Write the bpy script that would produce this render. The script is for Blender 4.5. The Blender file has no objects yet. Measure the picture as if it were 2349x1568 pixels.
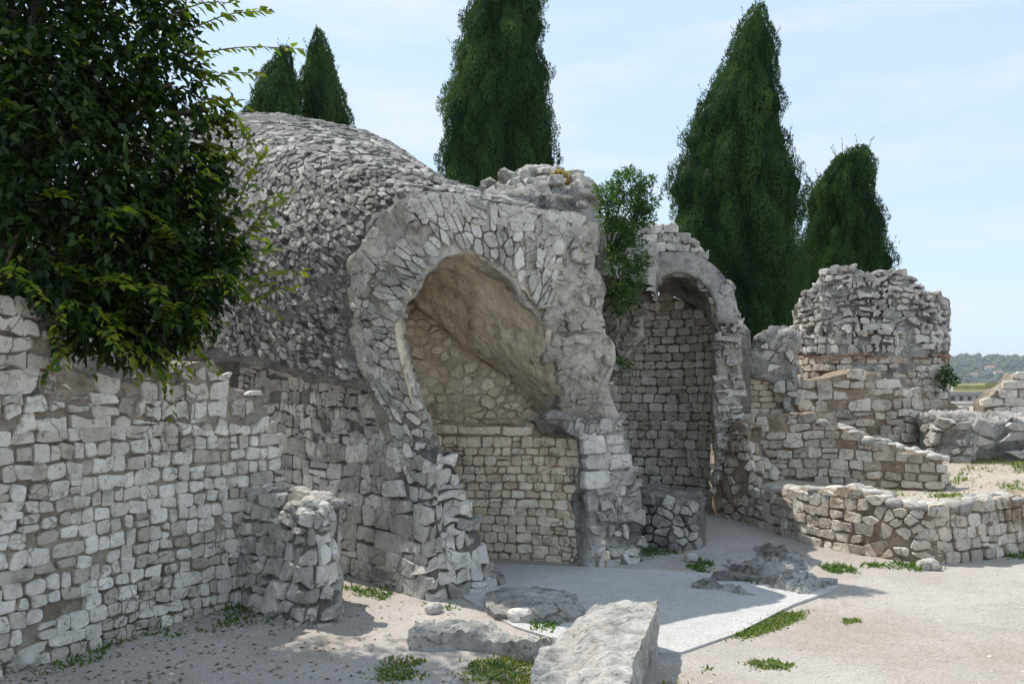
import bpy, math, random
import numpy as np
from mathutils import Vector
from mathutils.geometry import delaunay_2d_cdt

# ------------------------------------------------------------------ camera, sky, sun, exposure
sc = bpy.context.scene
F_PX, CX, VH, W_PX, H_PX, EYE = 1900.0, 1174.5, 900.0, 2349.0, 1568.0, 1.7
cam_d = bpy.data.cameras.new('camera'); cam = bpy.data.objects.new('camera', cam_d)
sc.collection.objects.link(cam); sc.camera = cam
cam.location = (0, 0, EYE); cam.rotation_euler = (math.pi / 2, 0, 0)
cam_d.sensor_width = 36; cam_d.lens = F_PX / W_PX * 36
cam_d.shift_y = (VH - H_PX / 2) / W_PX
cam_d.clip_start = 0.05; cam_d.clip_end = 20000

SUN_EL, SUN_AZ = math.radians(60), math.radians(-48)      # azimuth from +Y, positive towards +X
world = bpy.data.worlds.new('World'); sc.world = world; world.use_nodes = True
wn, wl = world.node_tree.nodes, world.node_tree.links
wn.clear()
w_out = wn.new('ShaderNodeOutputWorld'); w_bg = wn.new('ShaderNodeBackground')
w_sky = wn.new('ShaderNodeTexSky'); w_sky.sky_type = 'NISHITA'; w_sky.sun_disc = False
w_sky.sun_elevation = SUN_EL; w_sky.sun_rotation = SUN_AZ
w_sky.air_density = 1.0; w_sky.dust_density = 0.6; w_sky.ozone_density = 1.0; w_sky.altitude = 100
w_bg.inputs['Strength'].default_value = 0.143
# thin high cloud, even over the whole sky
w_co = wn.new('ShaderNodeTexCoord'); w_map = wn.new('ShaderNodeMapping'); w_map.inputs['Scale'].default_value = (1.6, 1.6, 9.0)
w_nz = wn.new('ShaderNodeTexNoise'); w_nz.inputs['Scale'].default_value = 2.2; w_nz.inputs['Detail'].default_value = 7; w_nz.inputs['Roughness'].default_value = 0.55
w_rp = wn.new('ShaderNodeValToRGB'); w_rp.color_ramp.elements[0].position = 0.47; w_rp.color_ramp.elements[1].position = 0.68
w_rp.color_ramp.elements[1].color = (0.55, 0.55, 0.55, 1)
w_veil = wn.new('ShaderNodeMixRGB'); w_veil.inputs['Fac'].default_value = 0.80; w_veil.inputs['Color2'].default_value = (2.0, 2.5, 2.95, 1)
w_mix = wn.new('ShaderNodeMixRGB'); w_mix.inputs['Color2'].default_value = (2.95, 3.0, 3.1, 1)
wl.new(w_co.outputs['Generated'], w_map.inputs['Vector']); wl.new(w_map.outputs[0], w_nz.inputs['Vector'])
wl.new(w_nz.outputs['Fac'], w_rp.inputs['Fac']); wl.new(w_rp.outputs['Color'], w_mix.inputs['Fac'])
wl.new(w_sky.outputs['Color'], w_veil.inputs['Color1']); wl.new(w_veil.outputs['Color'], w_mix.inputs['Color1']); wl.new(w_mix.outputs['Color'], w_bg.inputs['Color'])
wl.new(w_bg.outputs[0], w_out.inputs['Surface'])

sun_d = bpy.data.lights.new('sun', 'SUN'); sun_o = bpy.data.objects.new('sun', sun_d); sc.collection.objects.link(sun_o)
sun_d.energy = 2.25; sun_d.angle = math.radians(0.53); sun_d.color = (1.0, 0.94, 0.85)
to_sun = Vector((math.sin(SUN_AZ) * math.cos(SUN_EL), math.cos(SUN_AZ) * math.cos(SUN_EL), math.sin(SUN_EL)))
sun_o.rotation_euler = to_sun.to_track_quat('Z', 'Y').to_euler(); sun_o.location = to_sun * 60

sc.view_settings.view_transform = 'Standard'; sc.view_settings.look = 'None'
sc.view_settings.exposure = 1.17; sc.view_settings.gamma = 1.0; sc.view_settings.use_curve_mapping = False
sc.render.engine = 'CYCLES'
sc.cycles.use_denoising = True
sc.cycles.max_bounces = 10; sc.cycles.diffuse_bounces = 7; sc.cycles.transparent_max_bounces = 8
sc.cycles.volume_bounces = 0; sc.cycles.caustics_reflective = False; sc.cycles.caustics_refractive = False

# ------------------------------------------------------------------ numeric helpers
R = np.random.default_rng(7)

def gp(u, v, z=0.0):
    y = (EYE - z) * F_PX / (v - VH)
    return np.array(((u - CX) / F_PX * y, y, z))

def at(u, v, y):
    return np.array(((u - CX) / F_PX * y, y, EYE + (VH - v) / F_PX * y))

def _hash(ix, iy, iz, seed):
    h = (ix.astype(np.int64) * 374761393 + iy.astype(np.int64) * 668265263 + iz.astype(np.int64) * 2147483647 + seed * 974711) & 0xffffffff
    h = ((h ^ (h >> 13)) * 1274126177) & 0xffffffff
    h = ((h ^ (h >> 16)) * 2246822519) & 0xffffffff
    return ((h ^ (h >> 15)) & 0xffffff) / float(0x1000000)

def vnoise(P, seed=0):
    P = np.asarray(P, float); i = np.floor(P); f = P - i; f = f * f * (3 - 2 * f)
    i = i.astype(np.int64); r = 0
    for dx in (0, 1):
        wx = f[:, 0] if dx else 1 - f[:, 0]
        for dy in (0, 1):
            wy = f[:, 1] if dy else 1 - f[:, 1]
            for dz in (0, 1):
                wz = f[:, 2] if dz else 1 - f[:, 2]
                r = r + wx * wy * wz * _hash(i[:, 0] + dx, i[:, 1] + dy, i[:, 2] + dz, seed)
    return r * 2 - 1

def fbm(P, freq, octv=4, seed=0, gain=0.5):
    P = np.asarray(P, float) * freq; a = 1.0; r = 0; n = 0
    for o in range(octv):
        r = r + a * vnoise(P + o * 17.3, seed + o); n += a; a *= gain; P = P * 2.03
    return r / n

def worley(P, freq, seed=0):
    P = np.asarray(P, float) * freq; i = np.floor(P).astype(np.int64); best = np.full(len(P), 9.0); sec = best.copy()
    for dx in (-1, 0, 1):
        for dy in (-1, 0, 1):
            for dz in (-1, 0, 1):
                c = i + np.array((dx, dy, dz))
                q = np.stack([c[:, k] + _hash(c[:, 0], c[:, 1], c[:, 2], seed + k) for k in range(3)], 1)
                d = np.linalg.norm(q - P, axis=1)
                sec = np.minimum(sec, np.maximum(d, best)); best = np.minimum(best, d)
    return best, sec

def cell_id(P, freq, seed=0):
    P = np.asarray(P, float) * freq; i = np.floor(P).astype(np.int64); best = np.full(len(P), 9.0); idv = np.zeros(len(P))
    for dx in (-1, 0, 1):
        for dy in (-1, 0, 1):
            for dz in (-1, 0, 1):
                c = i + np.array((dx, dy, dz)); q = np.stack([c[:, k] + _hash(c[:, 0], c[:, 1], c[:, 2], seed + k) for k in range(3)], 1)
                d = np.linalg.norm(q - P, axis=1); m = d < best; best[m] = d[m]; idv[m] = _hash(c[m, 0], c[m, 1], c[m, 2], seed + 50)
    return idv

def inpoly(P, poly):
    P = np.asarray(P, float); poly = np.asarray(poly, float); r = np.zeros(len(P), bool)
    j = len(poly) - 1
    for i in range(len(poly)):
        xi, yi = poly[i]; xj, yj = poly[j]
        c = (yi > P[:, 1]) != (yj > P[:, 1])
        with np.errstate(divide='ignore', invalid='ignore'):
            x = (xj - xi) * (P[:, 1] - yi) / (yj - yi + 1e-12) + xi
        r ^= c & (P[:, 0] < x); j = i
    return r

def resample(pts, step, closed=False):
    pts = np.asarray(pts, float)
    if closed: pts = np.vstack([pts, pts[:1]])
    L = np.concatenate([[0], np.cumsum(np.linalg.norm(np.diff(pts, axis=0), axis=1))])
    n = max(3, int(round(L[-1] / step)) + 1); s = np.linspace(0, L[-1], n)
    out = np.stack([np.interp(s, L, pts[:, k]) for k in range(pts.shape[1])], 1)
    return out[:-1] if closed else out

def catmull(pts, n=12):
    p = np.asarray(pts, float)
    if len(p) < 3: return resample(p, np.linalg.norm(p[-1] - p[0]) / 40)
    q = np.vstack([2 * p[0] - p[1], p, 2 * p[-1] - p[-2]]); out = []
    for i in range(1, len(q) - 2):
        for t in np.linspace(0, 1, n, endpoint=False):
            a, b, c, d = q[i - 1], q[i], q[i + 1], q[i + 2]
            out.append(.5 * ((2 * b) + (c - a) * t + (2 * a - 5 * b + 4 * c - d) * t * t + (3 * b - a - 3 * c + d) * t ** 3))
    out.append(p[-1]); return np.array(out)

# ------------------------------------------------------------------ surfaces (s, t) -> point; stones and mortar are laid on them
class Path:
    """upright wall surface over a plan line given from its left end to its right end"""
    def __init__(self, pts, lean=0.0, smooth=True):
        p = catmull(pts) if smooth else np.asarray(pts, float)
        self.xy = resample(p, 0.03); d = np.linalg.norm(np.diff(self.xy, axis=0), axis=1)
        self.S = np.concatenate([[0], np.cumsum(d)]); self.L = self.S[-1]; self.lean = lean
        t = np.gradient(self.xy, axis=0); t /= np.linalg.norm(t, axis=1)[:, None]
        for _ in range(2): t[1:-1] = (t[:-2] + t[1:-1] + t[2:]) / 3
        t /= np.linalg.norm(t, axis=1)[:, None]
        self.N = np.stack([t[:, 1], -t[:, 0]], 1); self.T = t
    def ev(self, s, t, d=0.0):
        s = np.asarray(s, float); t = np.asarray(t, float)
        x = np.interp(s, self.S, self.xy[:, 0]); y = np.interp(s, self.S, self.xy[:, 1])
        nx = np.interp(s, self.S, self.N[:, 0]); ny = np.interp(s, self.S, self.N[:, 1])
        ex = np.minimum(s, 0) + np.maximum(s - self.L, 0)
        tx = np.where(s < 0, self.T[0, 0], self.T[-1, 0]); ty = np.where(s < 0, self.T[0, 1], self.T[-1, 1])
        o = np.asarray(d) - self.lean * t
        return np.stack([x + nx * o + tx * ex, y + ny * o + ty * ex, t + 0 * s], -1)
    def px(self, pts):
        out = []
        for (u, v) in pts:
            a = (u - CX) / F_PX; t = 1.0
            for _ in range(4):
                P = self.xy - self.N * (self.lean * t)
                g = P[:, 0] - a * P[:, 1]; k = np.where(np.sign(g[:-1]) != np.sign(g[1:]))[0]
                if len(k): 
                    k = k[np.argmin(P[k, 1])]; w = g[k] / (g[k] - g[k + 1])
                    s = self.S[k] + w * (self.S[k + 1] - self.S[k]); y = P[k, 1] + w * (P[k + 1, 1] - P[k, 1])
                else:                                   # beyond an end: carry on straight
                    e = 0 if abs(g[0]) < abs(g[-1]) else -1
                    dv = self.T[e]; den = dv[0] - a * dv[1]
                    w = -g[e] / den if abs(den) > 1e-6 else 0; s = self.S[e] + w; y = P[e, 1] + w * dv[1]
                t = EYE + (VH - v) / F_PX * y
            out.append((s, t))
        return np.array(out)

class Loft:
    """surface between two space curves; n faces away from / towards a reference point"""
    def __init__(self, c0, c1, ref, away=False, n=80, bulge=None):
        self.bulge = None if bulge is None else np.asarray(bulge, float)
        c0 = np.asarray(c0, float); c1 = np.asarray(c1, float)
        f = lambda c: np.stack([np.interp(np.linspace(0, len(c) - 1, n), np.arange(len(c)), c[:, k]) for k in range(3)], 1)
        self.a = f(catmull(c0, 6)); self.b = f(catmull(c1, 6)); self.n = n
        m = (self.a + self.b) / 2
        self.L = np.linalg.norm(np.diff(m, axis=0), axis=1).sum(); self.W = np.linalg.norm(self.b - self.a, axis=1).mean()
        self.ref = np.asarray(ref, float); self.sg = -1 if away else 1
    def _p(self, s, t):
        k = np.clip(np.asarray(s) / self.L, -.02, 1.02) * (self.n - 1); w = (np.asarray(t) / self.W)[..., None]
        i = np.clip(np.floor(k).astype(int), 0, self.n - 2); fr = (k - i)[..., None]
        A = self.a[i] + (self.a[i + 1] - self.a[i]) * fr; B = self.b[i] + (self.b[i + 1] - self.b[i]) * fr
        Q = A + (B - A) * w
        return Q if self.bulge is None else Q + self.bulge * (4 * np.clip(w, 0, 1) * (1 - np.clip(w, 0, 1)))
    def ev(self, s, t, d=0.0):
        s = np.asarray(s, float); t = np.asarray(t, float); e = self.L / 60
        P = self._p(s, t)
        N = np.cross(self._p(s + e, t) - self._p(s - e, t), self._p(s, t + .02) - self._p(s, t - .02))
        N /= np.linalg.norm(N, axis=-1)[..., None] + 1e-9
        sg = np.sign(((self.ref - P) * N).sum(-1)) * self.sg
        return P + N * (np.asarray(d) * sg)[..., None]
    def rect(self, a=0, b=1, c=0, d=1):
        L, W = self.L, self.W
        return np.array([(a * L, c * W), (b * L, c * W), (b * L, d * W), (a * L, d * W)])

class Dome:
    def __init__(self, c, r, rz): self.c = np.asarray(c, float); self.r = r; self.rz = rz
    def ev(self, s, t, d=0.0):                          # s, t in metres: azimuth arc (0 = towards camera) and elevation arc
        el = np.asarray(t, float) / self.r; az = np.asarray(s, float) / (self.r * np.maximum(np.cos(el), .12))
        n = np.stack([np.sin(az) * np.cos(el), -np.cos(az) * np.cos(el), np.sin(el)], -1)
        return self.c + n * np.array((self.r, self.r, self.rz)) + n * np.asarray(d)[..., None]

# ------------------------------------------------------------------ objects
ORG = {}
COL = sc.collection

def raw_mesh(name, V, Fc, mat, tint=None, smooth=True):
    me = bpy.data.meshes.new(name)
    V = np.asarray(V, np.float32)
    if isinstance(Fc, np.ndarray):
        n, k = Fc.shape
        me.vertices.add(len(V)); me.vertices.foreach_set('co', V.ravel())
        me.loops.add(n * k); me.loops.foreach_set('vertex_index', Fc.astype(np.int32).ravel())
        me.polygons.add(n); me.polygons.foreach_set('loop_start', np.arange(0, n * k, k, dtype=np.int32))
        me.update(calc_edges=True)
    else:
        me.from_pydata(V.tolist(), [], Fc)
    if smooth: me.polygons.foreach_set('use_smooth', np.ones(len(me.polygons), bool))
    if tint is not None:
        a = me.attributes.new('tint', 'FLOAT', 'POINT')
        a.data.foreach_set('value', np.broadcast_to(np.asarray(tint, np.float32), (len(V),)).copy())
    if mat: me.materials.append(mat)
    return me

def obj(name, V, Fc, mat, parent=None, origin=None, tint=None, smooth=True, kind=None):
    """one mesh object from world-space vertices"""
    V = np.asarray(V, float)
    po = ORG[parent] if parent is not None else np.zeros(3)
    if origin is None:
        origin = po if parent is not None else np.array((V[:, 0].mean(), V[:, 1].mean(), V[:, 2].min()))
    origin = np.asarray(origin, float)
    o = bpy.data.objects.new(name, raw_mesh(name, V - origin, Fc, mat, tint, smooth)); COL.objects.link(o)
    o.location = origin - po
    if parent is not None: o.parent = parent
    if kind: o['kind'] = kind
    ORG[o] = origin; return o

def tag(o, label, cat, group=None):
    o['label'] = label; o['category'] = cat
    if group: o['group'] = group
    return o

def thing(name, label, cat, loc, group=None):
    o = bpy.data.objects.new(name, None); COL.objects.link(o); o.location = tuple(loc); o.empty_display_size = .2
    ORG[o] = np.asarray(loc, float); return tag(o, label, cat, group)

def cat_mesh(parts):
    """join (V, F) lists (tri/any faces as lists)"""
    Vs, Fs, n = [], [], 0
    for V, Fc in parts:
        Vs.append(V); Fs += [[i + n for i in f] for f in Fc]; n += len(V)
    return np.vstack(Vs), Fs

def wallpoly(surf, top, tb=-.12):
    st = surf.px(top); return np.vstack([st, [(st[-1, 0], tb), (st[0, 0], tb)]])

def slab(name, surf, poly, thick, mat, parent, res=.05, amp=.02, fr=5.0, rings=4, edge=.4, holes=(), seed=0, pit=0.0, rough=1.0, sink=.008, back=None):
    """rough-faced solid: front follows the surface, broken edges run back 'thick'"""
    rg = np.random.default_rng(seed + 11)
    loops = [resample(poly, res, True)] + [resample(h, res * .7, True) for h in holes]
    bd = []
    for L in loops:
        nz = np.stack([fbm(np.c_[L, np.zeros(len(L))], 4.0, 3, seed + 3), fbm(np.c_[L, np.ones(len(L))], 4.0, 3, seed + 5)], 1)
        bd.append(L + nz * res * edge * 1.6)
    lo, hi = bd[0].min(0), bd[0].max(0)
    gx, gy = np.meshgrid(np.arange(lo[0], hi[0], res), np.arange(lo[1], hi[1], res * .87))
    gx[1::2] += res / 2; G = np.stack([gx.ravel(), gy.ravel()], 1) + rg.normal(0, res * .12, (gx.size, 2))
    G = G[inpoly(G, bd[0])]
    allb = np.vstack(bd)
    if len(G):
        keep = np.ones(len(G), bool)
        for k in range(0, len(G), 4000):
            dd = ((G[k:k + 4000, None, :] - allb[None]) ** 2).sum(-1).min(1); keep[k:k + 4000] = dd > (res * .55) ** 2
        G = G[keep]
    V2, E, n = [], [], 0
    for L in bd:
        V2.append(L); E += [(n + i, n + (i + 1) % len(L)) for i in range(len(L))]; n += len(L)
    V2 = np.vstack(V2 + [G])
    r = delaunay_2d_cdt([Vector(p) for p in V2], E, [], 1, 1e-5)
    P2 = np.array([(v.x, v.y) for v in r[0]]); T = np.array([f for f in r[2] if len(f) == 3], int)
    c = P2[T].mean(1)
    for h in bd[1:]: 
        T = T[~inpoly(c, h)]; c = P2[T].mean(1)
    a = P2[T]; cr = (a[:, 1, 0] - a[:, 0, 0]) * (a[:, 2, 1] - a[:, 0, 1]) - (a[:, 1, 1] - a[:, 0, 1]) * (a[:, 2, 0] - a[:, 0, 0])
    T[cr < 0] = T[cr < 0][:, ::-1]
    P0 = surf.ev(P2[:, 0], P2[:, 1], np.zeros(len(P2)))
    dsp = amp * (fbm(P0, fr, 5, seed, .55) - .2) - sink
    if pit:
        f1, f2 = worley(P0, fr * 2.2, seed + 9); dsp = dsp - pit * np.clip(.35 - (f2 - f1), 0, 1)
    Vf = surf.ev(P2[:, 0], P2[:, 1], dsp)
    # orientation of the front
    nf = np.cross(Vf[T[:, 1]] - Vf[T[:, 0]], Vf[T[:, 2]] - Vf[T[:, 0]]).sum(0)
    out = (surf.ev(P2[:, 0], P2[:, 1], np.full(len(P2), .01)) - P0).mean(0)
    tri_n = np.cross(P0[T[:, 1]] - P0[T[:, 0]], P0[T[:, 2]] - P0[T[:, 0]])
    o_n = surf.ev(c[:, 0], c[:, 1], np.full(len(c), .01)) - surf.ev(c[:, 0], c[:, 1], np.zeros(len(c)))
    if (tri_n * o_n).sum() < 0: T = T[:, ::-1]
    ed = {}
    for tri in T:
        for i in range(3): ed[(tri[i], tri[(i + 1) % 3])] = 1
    be = [(p, q) for (p, q) in ed if (q, p) not in ed]
    bv = sorted({p for e in be for p in e}); idx = {p: i for i, p in enumerate(bv)}
    V = [Vf]; Fs = T.tolist(); n = len(Vf); prev = {p: p for p in bv}
    bp = P2[bv]
    for k in range(1, rings + 1):
        dd = -thick * k / rings + dsp[bv] * 0
        B = surf.ev(bp[:, 0], bp[:, 1], dd) if back is None else surf.ev(bp[:, 0], bp[:, 1], dd * 0) + np.asarray(back) * (k / rings)
        if k < rings:
            q = B * 1.0; nv = np.stack([fbm(q + 31 * j, 3.5, 4, seed + 20 + j) for j in range(3)], 1); B = B + nv * min(.10, amp * 2.2) * rough
        V.append(B); cur = {p: n + i for i, p in enumerate(bv)}
        for (p, q) in be: Fs.append([q, p, cur[p], cur[q]] if k == 1 else [prev[q], prev[p], cur[p], cur[q]])
        prev = cur; n += len(bv)
    Vb = surf.ev(P2[:, 0], P2[:, 1], np.full(len(P2), -thick)) if back is None else P0 + np.asarray(back); V.append(Vb)
    Fs += [[p + n, r_ + n, q + n] for (p, q, r_) in T.tolist()]
    V = np.vstack(V)
    return obj(name, V, Fs, mat, parent, kind=None)

def hslab(name, poly, ztop, mat, parent=None, zb=-.1, res=.04, amp=.03, fr=5.0, side=.03, seed=0, rings=4, dome=0.0, pit=0.0, lean=0.0, smooth=True):
    """low rough mass: plan outline, uneven top, ragged sides"""
    rg = np.random.default_rng(seed + 5)
    L = resample(poly, res, True); L = L + np.stack([fbm(np.c_[L, np.full(len(L), 3.)], 3.0, 4, seed), fbm(np.c_[L, np.full(len(L), 9.)], 3.0, 4, seed + 1)], 1) * side * 2
    lo, hi = L.min(0), L.max(0)
    gx, gy = np.meshgrid(np.arange(lo[0], hi[0], res), np.arange(lo[1], hi[1], res)); G = np.stack([gx.ravel(), gy.ravel()], 1) + rg.normal(0, res * .15, (gx.size, 2))
    G = G[inpoly(G, L)]
    if len(G):
        keep = np.concatenate([((G[k:k + 3000, None] - L[None]) ** 2).sum(-1).min(1) > (res * .55) ** 2 for k in range(0, len(G), 3000)]); G = G[keep]
    n = len(L); r = delaunay_2d_cdt([Vector(p) for p in np.vstack([L, G])], [(i, (i + 1) % n) for i in range(n)], [], 1, 1e-5)
    P = np.array([(v.x, v.y) for v in r[0]]); T = np.array([f for f in r[2] if len(f) == 3], int)
    a = P[T]; cr = (a[:, 1, 0] - a[:, 0, 0]) * (a[:, 2, 1] - a[:, 0, 1]) - (a[:, 1, 1] - a[:, 0, 1]) * (a[:, 2, 0] - a[:, 0, 0]); T[cr < 0] = T[cr < 0][:, ::-1]
    zt = ztop(P[:, 0], P[:, 1]) if callable(ztop) else np.full(len(P), float(ztop))
    P3 = np.c_[P, zt]; zz = zt + amp * fbm(P3, fr, 5, seed + 2, .55)
    if pit:
        f1, f2 = worley(P3, fr * 1.6, seed + 8); zz = zz - pit * np.clip(.4 - (f2 - f1), 0, 1) + pit * .5 * np.clip(.5 - f1, 0, 1)
    if dome:
        de = np.sqrt(np.concatenate([((P[k:k + 3000, None] - L[None]) ** 2).sum(-1).min(1) for k in range(0, len(P), 3000)])); m = de.max()
        zz = zz - dome * (1 - np.clip(de / m, 0, 1)) ** 2
    V = [np.c_[P, zz]]; ed = {}
    for tri in T:
        for i in range(3): ed[(tri[i], tri[(i + 1) % 3])] = 1
    be = [(p, q) for (p, q) in ed if (q, p) not in ed]; bv = sorted({p for e in be for p in e})
    Fs = T.tolist(); nn = len(P); prev = {p: p for p in bv}; ctr = P.mean(0)
    for k in range(1, rings + 1):
        f = k / rings; B = np.c_[P[bv], zz[bv] * (1 - f) + zb * f]
        nv = np.stack([fbm(B + 31 * j, 4.0, 4, seed + 20 + j) for j in range(3)], 1); B = B + nv * side * 1.6 * (1 if k < rings else .5)
        dirv = P[bv] - ctr; dirv /= np.linalg.norm(dirv, axis=1)[:, None] + 1e-9; B[:, :2] += dirv * lean * f
        V.append(B); cur = {p: nn + i for i, p in enumerate(bv)}
        for (p, q) in be: Fs.append([prev[q], prev[p], cur[p], cur[q]])
        prev = cur; nn += len(bv)
    return obj(name, np.vstack(V), Fs, mat, parent, smooth=smooth)

# ------------------------------------------------------------------ stone layouts
def voronoi(lo, hi, ds, dt, seed, jit=.42, drop=.18, wvar=.35):
    rg = np.random.default_rng(seed); lo = np.asarray(lo, float); hi = np.asarray(hi, float)
    nx = int((hi[0] - lo[0]) / ds) + 3; ny = int((hi[1] - lo[1]) / dt) + 3
    gx, gy = np.meshgrid(np.arange(nx) - 1., np.arange(ny) - 1.); gx[1::2] += .5
    Pn = np.stack([gx.ravel(), gy.ravel()], 1) + rg.uniform(-jit, jit, (gx.size, 2)); Pn = Pn[rg.random(len(Pn)) > drop]
    wt = rg.uniform(0, wvar, len(Pn)); cells = []
    for i in range(len(Pn)):
        d = Pn - Pn[i]; r2 = (d * d).sum(1); nb = np.where((r2 < 9) & (r2 > 1e-9))[0]; nb = nb[np.argsort(r2[nb])][:18]
        poly = [(-1.6, -1.6), (1.6, -1.6), (1.6, 1.6), (-1.6, 1.6)]
        for j in nb:
            ax, ay = d[j]; cc = (r2[j] + wt[i] - wt[j]) / 2; new = []
            m = len(poly)
            for k in range(m):
                p, q = poly[k], poly[(k + 1) % m]; a = p[0] * ax + p[1] * ay - cc; b = q[0] * ax + q[1] * ay - cc
                if a <= 0: new.append(p)
                if (a < 0 < b) or (b < 0 < a):
                    w = a / (a - b); new.append((p[0] + (q[0] - p[0]) * w, p[1] + (q[1] - p[1]) * w))
            poly = new
            if len(poly) < 3: break
        if len(poly) < 3: continue
        A = (np.array(poly) + Pn[i]) * (ds, dt) + lo
        # drop very short edges
        keep = [k for k in range(len(A)) if np.linalg.norm(A[k] - A[k - 1]) > .12 * min(ds, dt)]
        if len(keep) >= 3: cells.append(A[keep])
    return cells

def coursed(lo, hi, hh, ww, seed, wob=.015, jit=.007, merge=.0):
    rg = np.random.default_rng(seed); out = []; t = lo[1]; ph = rg.uniform(0, 99)
    while t < hi[1]:
        h = rg.uniform(*hh); s = lo[0] - rg.uniform(0, ww[1])
        while s < hi[0]:
            w = rg.uniform(*ww) * (1.9 if rg.random() < merge else 1)
            sub = [(t, t + h)] if rg.random() > .07 else [(t, t + h * .5), (t + h * .5, t + h)]
            for (a, b) in sub:
                out.append(np.array([(s, a), (s + w, a), (s + w, b), (s, b)]) + rg.normal(0, jit, (4, 2)))
            s += w
        t += h
    A = np.vstack(out); A[:, 1] += wob * vnoise(np.c_[A[:, 0] * 1.3 + ph, A[:, 1] * 1.1, np.full(len(A), ph)], 3); out = list(A.reshape(-1, 4, 2))
    return out

def rough_courses(lo, hi, hh, ww, seed, wob=.05, jit=.016, split=.25):
    """bedded rubble: uneven courses, stones of mixed width, some split or two courses high"""
    rg = np.random.default_rng(seed); out = []; t = lo[1]; ph = rg.uniform(0, 99)
    while t < hi[1]:
        h = rg.uniform(*hh); s = lo[0] - rg.uniform(0, ww[1])
        while s < hi[0]:
            w = rg.uniform(*ww) * rg.choice((.6, 1, 1, 1.5)); r = rg.random(); k = .35 + .3 * rg.random()
            sub = [(t, t + h)] if r > split else ([(t, t + h * k), (t + h * k, t + h)])
            for (a, b) in sub:
                m = rg.uniform(.3, .7); q = np.array([(s, a), (s + w * m, a), (s + w, a), (s + w, b), (s + w * (1 - m), b), (s, b)])
                out.append(q + rg.normal(0, jit, q.shape))
            s += w
        t += h
    A = np.vstack(out); Z = np.full(len(A), ph)
    A[:, 1] += wob * (vnoise(np.c_[A[:, 0] * 1.1 + ph, A[:, 1] * .9, Z], 3) + .5 * vnoise(np.c_[A[:, 0] * 3.1 + ph, A[:, 1] * 2.0, Z], 4))
    out = list(A.reshape(-1, 6, 2))
    return out

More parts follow.
